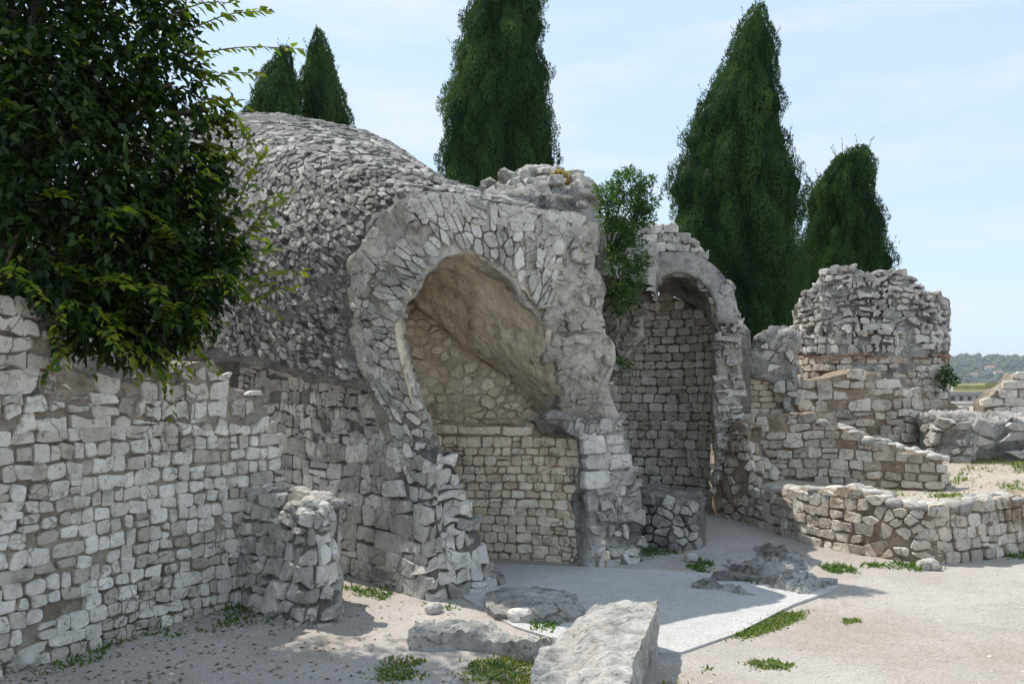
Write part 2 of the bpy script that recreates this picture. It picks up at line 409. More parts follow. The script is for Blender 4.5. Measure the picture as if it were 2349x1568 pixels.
def lay(name, surf, polys, mat, parent, region=None, holes=(), hgt=(.008, .025), emb=.05, gap=.007, cap=300, seed=0, skip=0.0,
        cut=.15, jit=.05, tintf=None, tilt=.07, bulge=.06, stuff='small_stones', inset=.22, minsize=0.0, clip=None, soft=False):
    """real stones on a surface: the ones that show largest are objects of their own, the rest one part"""
    rg = np.random.default_rng(seed + 77)
    if region is not None:
        cs = np.array([p.mean(0) for p in polys]); m = inpoly(cs, region)
        for h in holes: m &= ~inpoly(cs, h)
        polys = [p for p, k in zip(polys, m) if k]
    polys = [p for p in polys if rg.random() >= skip]
    if clip is not None: polys = [np.clip(p, clip[0], clip[1]) for p in polys]
    rec, S, T, D = [], [], [], []
    for p in polys:
        c = p.mean(0); d = p - c; L = np.linalg.norm(d, axis=1)[:, None] + 1e-9
        q = c + d * np.maximum(.45, 1 - gap * 1.45 / L)
        n = len(q); cc = cut * rg.uniform(.6, 1.3); o = []
        for i in range(n):
            a, b = q[i], q[(i + 1) % n]
            o += [a + (b - a) * cc, a + (b - a) * (1 - cc)]
        o = np.array(o)
        if len(o) > 12: o = resample(o, np.linalg.norm(np.diff(np.vstack([o, o[:1]]), axis=0), axis=1).sum() / 11.0, True)
        mn = np.linalg.norm(o - c, axis=1).min()
        if mn < minsize: continue
        o = o + rg.normal(0, jit * mn, o.shape); M = len(o); h = rg.uniform(*hgt)
        g = rg.normal(0, tilt, 2); lim = .004 + .3 * abs(hgt[1]); sl = lambda x: np.clip((x - c) @ g, -lim, lim)
        i1 = c + (o - c) * (1 - inset * rg.uniform(.35, .8)); i2 = c + (o - c) * (1 - inset)*.55
        ring = [(o, np.full(M, -emb)), (o, h * .35 + sl(o) * .6), (i1, h + sl(i1) + rg.normal(0, abs(h) * .12, M)), (c[None], np.array([h * (1 + bulge)]))]
        st = np.vstack([r[0] for r in ring]); dd = np.concatenate([r[1] for r in ring])
        rec.append((len(S) and sum(map(len, S)) or 0, M, c)); S.append(st); D.append(dd)
    if not S: return []
    off = np.concatenate([[0], np.cumsum([len(s) for s in S])]); ST = np.vstack(S); D = np.concatenate(D)
    X = surf.ev(ST[:, 0], ST[:, 1], D)
    # winding
    f = rec[0]; M = f[1]; x = X[off[0]:off[1]]; nrm = np.cross(x[2 * M + 1] - x[3 * M], x[2 * M + 2] - x[3 * M]); 
    od = surf.ev(ST[3 * M:3 * M + 1, 0], ST[3 * M:3 * M + 1, 1], np.array([.05]))[0] - surf.ev(ST[3 * M:3 * M + 1, 0], ST[3 * M:3 * M + 1, 1], np.array([.0]))[0]
    flip = (nrm @ od) < 0
    items = []
    for i, (o_, M, c) in enumerate(rec):
        x = X[off[i]:off[i + 1]]; Fc = []
        for k in range(M):
            k2 = (k + 1) % M
            Fc += [[k, k2, M + k2, M + k], [M + k, M + k2, 2 * M + k2, 2 * M + k], [2 * M + k, 2 * M + k2, 3 * M]]
        if flip: Fc = [g[::-1] for g in Fc]
        ctr = x[M:2 * M].mean(0); e = x[M:2 * M]
        size = np.linalg.norm(e - ctr, axis=1).mean() / max(ctr[1], 1)
        uu = CX + ctr[0] / max(ctr[1], .1) * F_PX; vv = VH - (ctr[2] - EYE) / max(ctr[1], .1) * F_PX
        if uu < -40 or uu > W_PX + 40 or vv > H_PX + 60 or vv < -60: size *= .02
        tn = rg.random() if tintf is None else tintf(ctr, rg)
        items.append((size, x, Fc, ctr, tn))
    items.sort(key=lambda r: -r[0]); objs = []
    for (sz, x, Fc, ctr, tn) in items[:cap]:
        objs.append(obj(name, x, Fc, mat, parent, origin=ctr, tint=tn, smooth=soft))
    rest = items[cap:]
    if rest:
        V, Fc = cat_mesh([(r[1], r[2]) for r in rest]); tn = np.concatenate([np.full(len(r[1]), r[4]) for r in rest])
        obj(stuff, V, Fc, mat, parent, tint=tn, kind='stuff', smooth=soft)
    return objs

def bounds(poly, m=.1):
    poly = np.asarray(poly); return poly.min(0) - m, poly.max(0) + m

ICO = None
def ico(sub=2):
    import bmesh
    bm = bmesh.new(); bmesh.ops.create_icosphere(bm, subdivisions=sub, radius=1.0)
    V = np.array([v.co[:] for v in bm.verts]); Fc = [[v.index for v in f.verts] for f in bm.faces]; bm.free(); return V, Fc

def lump(center, size, seed, sub=2, amp=.28, fr=1.1, flat=.0, rotz=0.0):
    V, Fc = ico(sub); V = np.sign(V) * np.abs(V) ** .8
    n = fbm(V + seed * 3.7, fr, 3, seed); V = V * (1 + amp * n)[:, None] * np.asarray(size, float)
    c, s = math.cos(rotz), math.sin(rotz); V = V @ np.array([[c, s, 0], [-s, c, 0], [0, 0, 1]])
    return V + np.asarray(center, float), Fc

# ------------------------------------------------------------------ materials (procedural)
class NT:
    def __init__(self, name):
        self.m = bpy.data.materials.new(name); self.m.use_nodes = True; self.n = self.m.node_tree.nodes; self.l = self.m.node_tree.links
        self.n.clear(); self.out = self.n.new('ShaderNodeOutputMaterial'); self.b = self.n.new('ShaderNodeBsdfPrincipled')
        self.l.new(self.b.outputs[0], self.out.inputs['Surface'])
        self.pos = self.n.new('ShaderNodeNewGeometry').outputs['Position']
        self.b.inputs['Specular IOR Level'].default_value = .25
    def noise(self, scale, detail=5, rough=.55, dist=0.0, vec=None, stretch=None):
        t = self.n.new('ShaderNodeTexNoise'); t.inputs['Scale'].default_value = scale; t.inputs['Detail'].default_value = detail
        t.inputs['Roughness'].default_value = rough; t.inputs['Distortion'].default_value = dist
        v = vec or self.pos
        if stretch:
            mp = self.n.new('ShaderNodeMapping'); mp.inputs['Scale'].default_value = stretch; self.l.new(v, mp.inputs['Vector']); v = mp.outputs[0]
        self.l.new(v, t.inputs['Vector']); return t.outputs['Fac']
    def voro(self, scale, feature='F1'):
        t = self.n.new('ShaderNodeTexVoronoi'); t.inputs['Scale'].default_value = scale; t.feature = feature; self.l.new(self.pos, t.inputs['Vector']); return t.outputs['Distance']
    def ramp(self, fac, stops):
        r = self.n.new('ShaderNodeValToRGB'); e = r.color_ramp.elements
        while len(e) < len(stops): e.new(.5)
        for k, (p, c) in enumerate(stops): e[k].position = p; e[k].color = (*c, 1) if len(c) == 3 else c
        self.l.new(fac, r.inputs['Fac']); return r.outputs['Color']
    def rng(self, fac, a, b, c, d):
        r = self.n.new('ShaderNodeMapRange'); self.l.new(fac, r.inputs['Value'])
        for k, v in zip(('From Min', 'From Max', 'To Min', 'To Max'), (a, b, c, d)): r.inputs[k].default_value = v
        return r.outputs[0]
    def mix(self, fac, a, b, mode='MIX'):
        x = self.n.new('ShaderNodeMixRGB'); x.blend_type = mode
        for s, v in (('Fac', fac), ('Color1', a), ('Color2', b)):
            if isinstance(v, (int, float)): x.inputs[s].default_value = v
            elif isinstance(v, tuple): x.inputs[s].default_value = (*v, 1)
            else: self.l.new(v, x.inputs[s])
        return x.outputs[0]
    def attr(self, a='tint'):
        t = self.n.new('ShaderNodeAttribute'); t.attribute_name = a; return t.outputs['Fac']
    def math(self, op, a, b):
        x = self.n.new('ShaderNodeMath'); x.operation = op
        for k, v in enumerate((a, b)):
            if isinstance(v, (int, float)): x.inputs[k].default_value = v
            else: self.l.new(v, x.inputs[k])
        return x.outputs[0]
    def bump(self, h, strength=.4, dist=.02, prev=None):
        x = self.n.new('ShaderNodeBump'); x.inputs['Strength'].default_value = strength; x.inputs['Distance'].default_value = dist
        self.l.new(h, x.inputs['Height'])
        if prev is not None: self.l.new(prev, x.inputs['Normal'])
        return x.outputs[0]
    def done(self, color, rough=.9, normal=None):
        if isinstance(color, tuple): self.b.inputs['Base Color'].default_value = (*color, 1)
        else: self.l.new(color, self.b.inputs['Base Color'])
        self.b.inputs['Roughness'].default_value = rough
        if normal is not None: self.l.new(normal, self.b.inputs['Normal'])
        return self.m

def stops(cols): return [(k / max(1, len(cols) - 1), c) for k, c in enumerate(cols)]

def stone_mat(name, cols, tint=True, patch=None, ps=1.3, plo=.5, phi=.66, speck=.6, fine=26, bump=.75, bdist=.03, mid=7, streak=None, crack=.55, cs=5.0):
    t = NT(name)
    base = t.ramp(t.attr() if tint else t.noise(2.6, 6, .6), stops(cols) if tint else [(.3 + .4 * p, c) for p, c in stops(cols)])
    n1 = t.noise(mid, 8, .66); base = t.mix(1.0, base, t.ramp(n1, [(.28, (.50, .49, .47)), (.46, (.93, .92, .90)), (.56, (1.05, 1.04, 1.02)), (.74, (1.25, 1.23, 1.2))]), 'MULTIPLY')
    if patch:
        base = t.mix(t.rng(t.noise(ps, 6, .6, .4), plo, phi, 0, 1), base, t.mix(1.0, patch, t.ramp(n1, [(.3, (.65, .65, .65)), (.7, (1.2, 1.2, 1.2))]), 'MULTIPLY'))
    if streak:
        base = t.mix(t.rng(t.noise(streak[1], 5, .6, .6, stretch=streak[2]), streak[3], streak[3] + .10, 0, .85), base, streak[0])
    n2 = t.noise(fine, 6, .68); base = t.mix(t.rng(n2, .33, .45, speck, 0), base, (.06, .053, .046))
    base = t.mix(t.rng(t.noise(fine * .5, 5, .65), .58, .72, 0, .5), base, (.60, .585, .55))
    h = t.math('ADD', t.noise(fine * .55, 9, .72), t.math('MULTIPLY', t.voro(fine * .6), .3))
    if crack:
        dn = t.n.new('ShaderNodeTexNoise'); dn.inputs['Scale'].default_value = 4.0; dn.inputs['Detail'].default_value = 5; t.l.new(t.pos, dn.inputs['Vector'])
        va = t.n.new('ShaderNodeVectorMath'); va.operation = 'MULTIPLY_ADD'; t.l.new(dn.outputs['Color'], va.inputs[0]); va.inputs[1].default_value = (.28, .28, .28); t.l.new(t.pos, va.inputs[2])
        vo = t.n.new('ShaderNodeTexVoronoi'); vo.feature = 'DISTANCE_TO_EDGE'; vo.inputs['Scale'].default_value = cs; t.l.new(va.outputs[0], vo.inputs['Vector'])
        ck = t.math('MULTIPLY', t.rng(vo.outputs['Distance'], .012, .034, 1, 0), t.rng(t.noise(2.2, 4, .6), .47, .58, 0, crack))
        base = t.mix(ck, base, (.05, .043, .037)); h = t.math('SUBTRACT', h, t.math('MULTIPLY', ck, .7))
    return t.done(base, .92, t.bump(h, bump, bdist))

M_LIME = stone_mat('limestone', [(.47, .425, .36), (.635, .595, .53), (.735, .70, .635), (.83, .80, .74)])
M_LIMEG = stone_mat('grey_limestone', [(.345, .33, .305), (.49, .47, .435), (.585, .56, .52), (.69, .665, .62)], patch=(.22, .212, .20), plo=.54, phi=.72)
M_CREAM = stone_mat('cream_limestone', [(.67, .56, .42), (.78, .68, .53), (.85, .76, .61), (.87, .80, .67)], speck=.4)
M_RUBBLE = stone_mat('weathered_rubble', [(.18, .175, .168), (.29, .282, .27), (.40, .39, .37), (.54, .525, .50)], patch=(.12, .115, .105), plo=.50, phi=.68, speck=.7)
M_WARM = stone_mat('ochre_limestone', [(.40, .355, .29), (.52, .46, .385), (.62, .56, .475), (.68, .64, .57)], patch=(.30, .17, .085), ps=1.1, plo=.54, phi=.7)
M_BRICK = stone_mat('red_tile', [(.22, .125, .09), (.31, .19, .14), (.36, .26, .20)])
M_MORTAR = stone_mat('pale_mortar', [(.26, .22, .175), (.38, .335, .275), (.48, .43, .365)], tint=False, speck=.6, crack=0, patch=(.19, .155, .115), ps=1.0, plo=.44, phi=.60)
M_MORTARD = stone_mat('dark_mortar', [(.125, .115, .106), (.188, .173, .156), (.275, .256, .231)], tint=False, speck=.7, crack=0)
M_MORTARB = stone_mat('brown_mortar', [(.195, .150, .104), (.299, .234, .169), (.403, .325, .247)], tint=False, speck=.6, crack=0)
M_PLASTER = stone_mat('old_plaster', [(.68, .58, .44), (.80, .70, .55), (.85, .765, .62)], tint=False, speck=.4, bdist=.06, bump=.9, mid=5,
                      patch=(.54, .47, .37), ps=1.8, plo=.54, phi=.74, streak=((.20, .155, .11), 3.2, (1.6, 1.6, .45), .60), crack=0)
M_CONC = stone_mat('roman_concrete', [(.45, .41, .35), (.58, .535, .465), (.67, .625, .555)], tint=False, speck=.6, bdist=.06, bump=.9, mid=6, patch=(.30, .265, .225), ps=1.6, crack=.35, cs=3.5)
M_CONCG = stone_mat('grey_concrete', [(.33, .32, .30), (.46, .445, .42), (.58, .56, .53)], tint=False, speck=.75, bdist=.06, bump=.9, mid=7, patch=(.16, .145, .13), ps=1.7, plo=.5, phi=.68)
M_ROCK = stone_mat('pale_rock', [(.46, .445, .415), (.57, .555, .525), (.66, .645, .615)], tint=False, speck=.8, bdist=.06, bump=.9, mid=11, patch=(.36, .335, .30), ps=3.0, crack=.25, cs=2.2)
M_EARTH = stone_mat('ochre_earth', [(.34, .26, .18), (.42, .34, .25), (.48, .41, .32)], tint=False, speck=.4, fine=60, bump=.5, mid=7)

def ground_mat(name, a, b, patch, bump=.6, sp=.6):
    t = NT(name)
    base = t.mix(t.rng(t.noise(1.1, 6, .6), .38, .62, 0, 1), a, b)
    base = t.mix(t.rng(t.noise(.55, 7, .65, .6), .50, .66, 0, .8), base, patch)
    n = t.noise(55, 6, .75); base = t.mix(1.0, base, t.ramp(n, [(.3, (.58, .57, .55)), (.5, (1, 1, 1)), (.7, (1.2, 1.2, 1.2))]), 'MULTIPLY')
    base = t.mix(t.rng(t.noise(38, 3, .6), .30, .37, sp, 0), base, (.12, .105, .09))
    base = t.mix(t.rng(t.noise(7, 6, .7), .35, .5, .22, 0), base, (.22, .195, .17))
    h = t.math('ADD', t.noise(40, 7, .75), t.math('MULTIPLY', t.noise(5, 5, .6), 1.5))
    return t.done(base, .95, t.bump(h, bump, .015))
M_GROUND = ground_mat('pale_gravel', (.39, .357, .328), (.45, .418, .387), (.34, .29, .24))
M_EARTHG = ground_mat('bare_earth', (.40, .35, .29), (.48, .43, .37), (.33, .27, .21))
M_SLAB = ground_mat('worn_concrete', (.45, .445, .435), (.50, .495, .485), (.43, .425, .415), .12, .12)

def leaf_mat(name, cols, trans=.35, rough=.5, tcol=None, spec=.3):
    t = NT(name); c = t.ramp(t.attr(), stops(cols)); t.b.inputs['Specular IOR Level'].default_value = spec
    t.done(c, rough)
    tr = t.n.new('ShaderNodeBsdfTranslucent'); t.l.new(t.mix(1.0, c, tcol or (1.9, 1.9, .6), 'MULTIPLY'), tr.inputs['Color'])
    mx = t.n.new('ShaderNodeMixShader'); mx.inputs[0].default_value = trans
    t.l.new(t.b.outputs[0], mx.inputs[1]); t.l.new(tr.outputs[0], mx.inputs[2]); t.l.new(mx.outputs[0], t.out.inputs['Surface'])
    return t.m
M_LEAF = leaf_mat('broad_leaf', [(.010, .024, .008), (.018, .042, .010), (.034, .070, .014), (.075, .11, .018)], .33, .45, (2.2, 2.2, .5))  # greens lowered: shade within the crown is painted into the colour
M_LEAFB = leaf_mat('sunlit_leaf', [(.03, .07, .012), (.07, .13, .018), (.13, .18, .025), (.17, .19, .03)], .5, .42, (2.3, 2.2, .5))  # same leaf, brighter yellower greens: backlight on the outer sprays painted in
M_SHRUB = leaf_mat('shrub_leaf', [(.03, .07, .025), (.05, .11, .035), (.09, .17, .05)], .35)
M_CYP = leaf_mat('cypress_foliage', [(.014, .036, .016), (.030, .070, .024), (.055, .110, .034), (.090, .150, .050)], .25, .7, (1.3, 1.4, .6), .1)
M_GRASS = leaf_mat('grass_blade', [(.05, .10, .03), (.09, .17, .04), (.16, .22, .07), (.30, .27, .13)], .4)
M_BARK = stone_mat('bark', [(.07, .055, .04), (.11, .09, .07), (.16, .135, .11)], tint=False, fine=30)
M_TWIG = NT('twig').done((.10, .075, .05), .8)
M_MORTARC = stone_mat('cream_mortar', [(.30, .225, .145), (.42, .33, .225), (.52, .42, .30)], tint=False, speck=.6, crack=0)
M_MATRIX = stone_mat('grey_matrix', [(.17, .165, .158), (.25, .243, .232), (.35, .34, .325)], tint=False, speck=.8, crack=0, bdist=.06, bump=1.0)
# ------------------------------------------------------------------ ground and far country
def grid_mesh(xs, ys, zf):
    gx, gy = np.meshgrid(xs, ys); z = zf(gx.ravel(), gy.ravel()); V = np.c_[gx.ravel(), gy.ravel(), z]
    n, m = len(xs), len(ys); i, j = np.meshgrid(np.arange(n - 1), np.arange(m - 1)); k = (j * n + i).ravel()
    return V, np.stack([k, k + 1, k + 1 + n, k + n], 1)

def sst(x, a, b): t = np.clip((x - a) / (b - a), 0, 1); return t * t * (3 - 2 * t)

def ground_z(x, y):
    P = np.c_[x, y, 0 * x]
    z = .010 * fbm(P, .9, 4, 2) + .005 * fbm(P, 5, 3, 4) - .004
    far = sst(np.hypot(x, y), 24, 420); z = z - 55 * far
    return z
def axis(lo, hi, fine_lo, fine_hi, step):
    f = np.arange(fine_lo, fine_hi, step); r = [fine_hi]; s = step
    while r[-1] < hi: s *= 1.16; r.append(r[-1] + s)
    l = [fine_lo]; s = step
    while l[-1] > lo: s *= 1.16; l.append(l[-1] - s)
    return np.array(sorted(set(l[1:])) + list(f) + r)
V, Fc = grid_mesh(axis(-7000, 7000, -6, 9, .09), axis(-3000, 9000, 1.5, 15, .09), ground_z)
g = obj('ground', V, Fc, M_GROUND, origin=(0, 0, 0)); g['kind'] = 'structure'

# paved floor in front of the arch
pv = [gp(*p)[:2] for p in [(1120, 1294), (1330, 1301), (1600, 1314), (1760, 1327), (1925, 1345), (1905, 1358), (1820, 1388), (1690, 1455), (1560, 1500), (1380, 1500), (1180, 1440), (1060, 1370)]]
o = hslab('paving', pv, lambda x, y: .014 + 0 * x, M_SLAB, zb=-.05, res=.08, amp=.004, fr=1.2, side=.001, seed=3, smooth=False); o['kind'] = 'structure'

# raised terrace behind the low wall
def terr_z(x, y): return .42 + .11 * np.clip(y - 11, 0, 7) + .25 * sst(x, 5.3, 6.8) * sst(y, 9.5, 11.5) + .02 * fbm(np.c_[x, y, 0 * x], 1.4, 4, 6) - 40 * sst(np.hypot(x, y), 40, 400)
tp = [(3.25, 12.1), (3.3, 10.9), (3.5, 9.7), (3.9, 8.85), (4.45, 8.55), (5.4, 9.1), (6.4, 9.85), (9.5, 11), (14, 14), (20, 24), (8, 26), (3, 20), (2.9, 14)]
o = hslab('terrace', tp, terr_z, M_EARTHG, zb=-.3, res=.13, amp=.02, side=.01, seed=4); o['kind'] = 'structure'

# ------------------------------------------------------------------ left foreground wall
a, b = gp(0, 1550), gp(650, 1357); dv = (b - a) / np.linalg.norm(b - a)
LW = Path([(a - dv * 2.2)[:2], a[:2], ((a + b) / 2)[:2] + np.array((-.03, .01)), b[:2]])
top = [(-700, 600), (-200, 640), (0, 688), (60, 702), (120, 715), (150, 742), (168, 840), (240, 872), (330, 880), (400, 862), (440, 838), (492, 825), (520, 868), (545, 897), (598, 903), (622, 950), (640, 985), (652, 1060), (655, 1130), (656, 1300)]
poly = wallpoly(LW, top)
wall_l = thing('masonry_wall', 'long wall of small pale squared stones under the overhanging leafy tree', 'wall', (*((a + b) / 2)[:2], 0))
core = slab('mortar_core', LW, poly, .45, M_MORTAR, wall_l, res=.04, amp=.035, fr=6, rings=5, seed=1, sink=.022)
lo, hi = bounds(poly)
lo2 = np.array((lo[0], -.05)); hi2 = np.array((hi[0], 1.42))
lay('stone', LW, coursed(lo2, hi2, (.08, .115), (.07, .155), 5, wob=.04, jit=.009, merge=.08), M_LIME, core, poly, hgt=(-.006, .018), gap=.006, seed=2, jit=.06, cut=.16, skip=.012)
lay('rubble_stone', LW, rough_courses((lo[0], 1.42), hi, (.09, .16), (.10, .24), 6), M_LIME, core, poly, hgt=(-.014, .02), gap=.010, seed=3, skip=.22, cap=150, jit=.07, cut=.16)

# rubble stub that returns from its end
sp = [gp(535, 1384)[:2], gp(610, 1408)[:2], gp(690, 1432)[:2], gp(735, 1434)[:2], gp(778, 1415)[:2], gp(778, 1370)[:2]]
SP = Path(sp, lean=.10)
st_poly = wallpoly(SP, [(537, 1140), (590, 1138), (640, 1142), (660, 1152), (690, 1158), (715, 1162), (728, 1175)])
st_poly = np.vstack([st_poly[:7], [(SP.L * .86, .80), (SP.L, .70), (SP.L, -.12), (0.02, -.12)]])
stub = thing('rubble_stub', 'short broken stub of rounded grey rubble jutting from the end of the long wall', 'wall', (*np.mean(sp, 0), 0))
core = slab('mortar_core', SP, st_poly, .32, M_MORTARD, stub, res=.04, amp=.04, fr=6, rings=5, seed=2)
lo, hi = bounds(st_poly)
lay('stone', SP, rough_courses(lo, hi, (.10, .16), (.11, .22), 9, jit=.02), M_LIMEG, core, st_poly, hgt=(.01, .05), gap=.007, seed=4, jit=.09, cut=.18, tilt=.15, inset=.3)
hslab('rubble_fill', [sp[0] + (.05, .08), sp[1] + (.05, .08), sp[2] + (.0, .1), sp[3] + (-.06, .1), sp[4] + (-.12, .05), sp[5] + (-.12, .1), sp[0] + (.3, .45)], .76, M_MORTARD, stub, res=.04, amp=.12, side=.01, seed=23, pit=.06)
rgc = np.random.default_rng(8)
for k in range(22):
    s = rgc.uniform(.05, SP.L * .86); tz = np.interp(s, st_poly[:8, 0], st_poly[:8, 1]); q = SP.ev(s, tz, -rgc.uniform(.05, .34))
    V, Fc = lump((q[0], q[1], tz - .02 + rgc.uniform(0, .03)), rgc.uniform(.07, .115, 3) * (1, 1, .6), 40 + k, 2, .35, 1.3, rotz=rgc.random() * 3); obj('cap_stone', V, Fc, M_LIMEG, stub, origin=V.mean(0), tint=rgc.random(), smooth=False)

# ------------------------------------------------------------------ vaulted niche with the big broken arch
niche = thing('vaulted_niche', 'ruined vault with a big broken arch, plastered inside, over a wall of small cream blocks', 'ruin', (-.2, 7.6, 0))
A0 = gp(740, 1300)[:2]; A1 = gp(945, 1364)[:2]; da = (A1 - A0) / np.linalg.norm(A1 - A0)
FA = Path([A0 - da * 4.0, A0, A1], lean=.035)
fl_top = [(300, 735), (430, 730), (600, 735), (700, 742), (800, 745), (835, 752), (868, 765), (880, 850), (898, 950), (922, 1100), (942, 1250), (955, 1340)]
poly = wallpoly(FA, fl_top)
flank = slab('flank_wall', FA, poly, .2, M_MORTARD, niche, res=.05, amp=.03, fr=6, seed=21, sink=.02)
lo, hi = bounds(poly)
tsplit = 1.05
lay('stone', FA, coursed((lo[0], -.05), (hi[0], tsplit), (.12, .19), (.13, .34), 12, wob=.05, jit=.015, merge=.1), M_LIMEG, flank, poly, hgt=(.002, .024), gap=.006, seed=5, jit=.06, tilt=.05, cut=.12)
lay('rubble_stone', FA, rough_courses((lo[0], tsplit + .01), hi, (.08, .17), (.11, .30), 13, wob=.07), M_LIMEG, flank, poly, hgt=(-.006, .022), gap=.005, seed=6, jit=.05, tilt=.06, cut=.10, skip=.04)

FP = Path([(-2.1, 8.1), (-1.5, 7.6), (-1.12, 7.27), (-.8, 7.13), (-.3, 7.40), (.4, 7.81), (1.06, 8.2), (2.0, 8.75)])
on = lambda S, pts: np.array([S.ev(*S.px([p])[0]) for p in pts])
in_px = [(1058, 1110), (1018, 1035), (985, 965), (945, 860), (930, 765), (938, 705), (963, 655), (1000, 612), (1045, 577), (1108, 598), (1178, 645), (1228, 710), (1248, 750), (1262, 790), (1272, 825), (1279, 850), (1284, 880), (1290, 920), (1292, 960)]
out_px = [(935, 1110), (908, 1035), (882, 950), (832, 850), (812, 760), (803, 680), (815, 590), (855, 515), (930, 452), (1040, 440), (1140, 466), (1250, 478), (1340, 490), (1374, 545), (1364, 610), (1392, 665), (1384, 740), (1412, 810), (1404, 890), (1428, 965)]
cin, cout = on(FP, in_px), on(FP, out_px)
RB = Loft(cin, cout, (0, 0, 1.7))
sock = RB.rect()  # whole band
ring = slab('arch_ring', RB, RB.rect(), .42, M_CONC, niche, res=.04, amp=.075, fr=5, seed=31, pit=.035, edge=1.1, back=(-.14, .42, .02))
L_, W_ = RB.L, RB.W
lay('voussoir', RB, voronoi((0, .0), (L_ * .66, W_ * .62), .066, .17, 15, drop=.12), M_LIMEG, ring, RB.rect(.02, .64, .02, .98), clip=((.0, .03), (L_, W_)), hgt=(-.008, .012), gap=.007, seed=7, jit=.08, tilt=.04, skip=.2, cut=.15)
lay('stone', RB, voronoi((0, W_ * .62), (L_ * .68, W_), .105, .09, 16, drop=.2), M_LIMEG, ring, RB.rect(.0, .66, .6, 1.0), clip=((.0, .03), (L_, W_ * .985)), hgt=(-.004, .028), gap=.009, seed=8, jit=.1, skip=.2)
pf = FP.px([(1190, 505), (1340, 500), (1368, 560), (1385, 700), (1405, 850), (1418, 955), (1302, 955), (1292, 870), (1268, 770), (1230, 690), (1190, 630)])
lay('facing_stone', FP, rough_courses(*bounds(pf), (.07, .14), (.08, .2), 17, wob=.08, jit=.022), M_CONC, ring, pf, hgt=(-.02, .022), gap=.010, seed=9, jit=.1, skip=.42, cap=250, cut=.2)

# right pier below the spring of the arch
pier_px = [(1288, 955), (1428, 955), (1440, 1010), (1462, 1080), (1476, 1150), (1474, 1255)]
pst = FP.px(pier_px); e0 = FP.px([(1352, 1290)])[0]
poly = np.vstack([pst, [(pst[-1, 0], -.12), (e0[0], -.12), FP.px([(1350, 1010)])[0], FP.px([(1300, 990)])[0]]])
hole = FP.px([(1292, 912), (1312, 908), (1314, 948), (1294, 952)])
pier = slab('pier', FP, poly, .5, M_CONCG, niche, res=.045, amp=.06, fr=5, seed=33, pit=.02)
lo, hi = bounds(poly)
lay('stone', FP, rough_courses(lo, hi, (.09, .16), (.10, .22), 19, jit=.02), M_LIMEG, pier, poly, hgt=(-.005, .03), gap=.009, seed=10, jit=.1, skip=.15)
lay('block', FP, coursed(FP.px([(1362, 1120)])[0], FP.px([(1425, 1015)])[0], (.15, .2), (.2, .32), 44), M_LIMEG, pier, poly, hgt=(.018, .03), gap=.006, seed=11, cut=.08)
V, Fc = lump(at(1278, 955, 7.95), (.16, .1, .07), 71, 3, .4, 1.6); obj('corbel', V, Fc, M_CONCG, niche, origin=V.mean(0))

# infill wall of small squared cream blocks
IW = Path([(-1.0, 8.78), (-.5, 8.62), (.2, 8.42), (.7, 8.2), (.98, 8.02)])
poly = wallpoly(IW, [(960, 966), (1000, 966), (1100, 970), (1180, 980), (1250, 990), (1330, 1000), (1352, 1030), (1362, 1100), (1372, 1190), (1386, 1285)])
infill = slab('infill_wall', IW, poly, .6, M_MORTARC, niche, res=.045, amp=.02, fr=7, seed=41, sink=.014)
lo, hi = bounds(poly)
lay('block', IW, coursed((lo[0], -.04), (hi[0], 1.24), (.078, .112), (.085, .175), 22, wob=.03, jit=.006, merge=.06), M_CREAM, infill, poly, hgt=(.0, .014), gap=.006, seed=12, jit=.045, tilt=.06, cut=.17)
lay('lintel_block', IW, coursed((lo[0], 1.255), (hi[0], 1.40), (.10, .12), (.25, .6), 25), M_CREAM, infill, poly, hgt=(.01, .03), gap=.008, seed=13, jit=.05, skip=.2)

# plastered vault inside, its back wall of rubble
back_px = [(900, 975, 8.9), (870, 880, 8.9), (850, 800, 8.9), (845, 720, 8.85), (850, 660, 8.8), (862, 630, 8.75), (885, 618, 8.7), (915, 640, 8.7), (955, 690, 8.7), (1010, 745, 8.7), (1085, 805, 8.7), (1170, 875, 8.68), (1272, 960, 8.6)]
cb = np.array([at(*p) for p in back_px]); cin2 = cin[2:] + np.array((-.02, .08, .0))
VL = Loft(cin2, cb, (-.2, 7.7, 1.5))
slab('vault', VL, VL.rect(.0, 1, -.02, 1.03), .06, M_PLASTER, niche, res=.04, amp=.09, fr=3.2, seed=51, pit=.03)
BW = Path([(-1.9, 9.0), (.9, 8.72)])
poly = wallpoly(BW, [(800, 800), (845, 640), (890, 610), (930, 640), (965, 690), (1020, 745), (1095, 805), (1180, 875), (1300, 960)], 1.1)
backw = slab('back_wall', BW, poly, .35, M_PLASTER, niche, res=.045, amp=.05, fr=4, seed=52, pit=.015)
lo, hi = bounds(poly)
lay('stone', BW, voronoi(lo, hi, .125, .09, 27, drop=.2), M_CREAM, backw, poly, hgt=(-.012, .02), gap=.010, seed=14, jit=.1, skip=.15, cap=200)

# broken foot of the left jamb
JP = Path([(-1.0, 7.12), (-.80, 6.92), (-.60, 6.80), (-.28, 7.02), (-.03, 7.45), (.0, 7.8)], lean=.14)
jt = [(900, 1030), (960, 1030), (1015, 1035), (1035, 1070), (1058, 1110), (1078, 1160), (1098, 1230), (1118, 1290), (1150, 1320), (1168, 1335)]
poly = wallpoly(JP, jt)
jamb = slab('jamb_foot', JP, poly, .14, M_MORTARD, niche, res=.045, amp=.06, fr=5, seed=61, pit=.02)
lo, hi = bounds(poly)
lay('stone', JP, rough_courses(lo, hi, (.10, .18), (.12, .27), 29, wob=.06, jit=.022), M_LIMEG, jamb, poly, hgt=(-.004, .03), gap=.006, seed=15, jit=.08, tilt=.12)
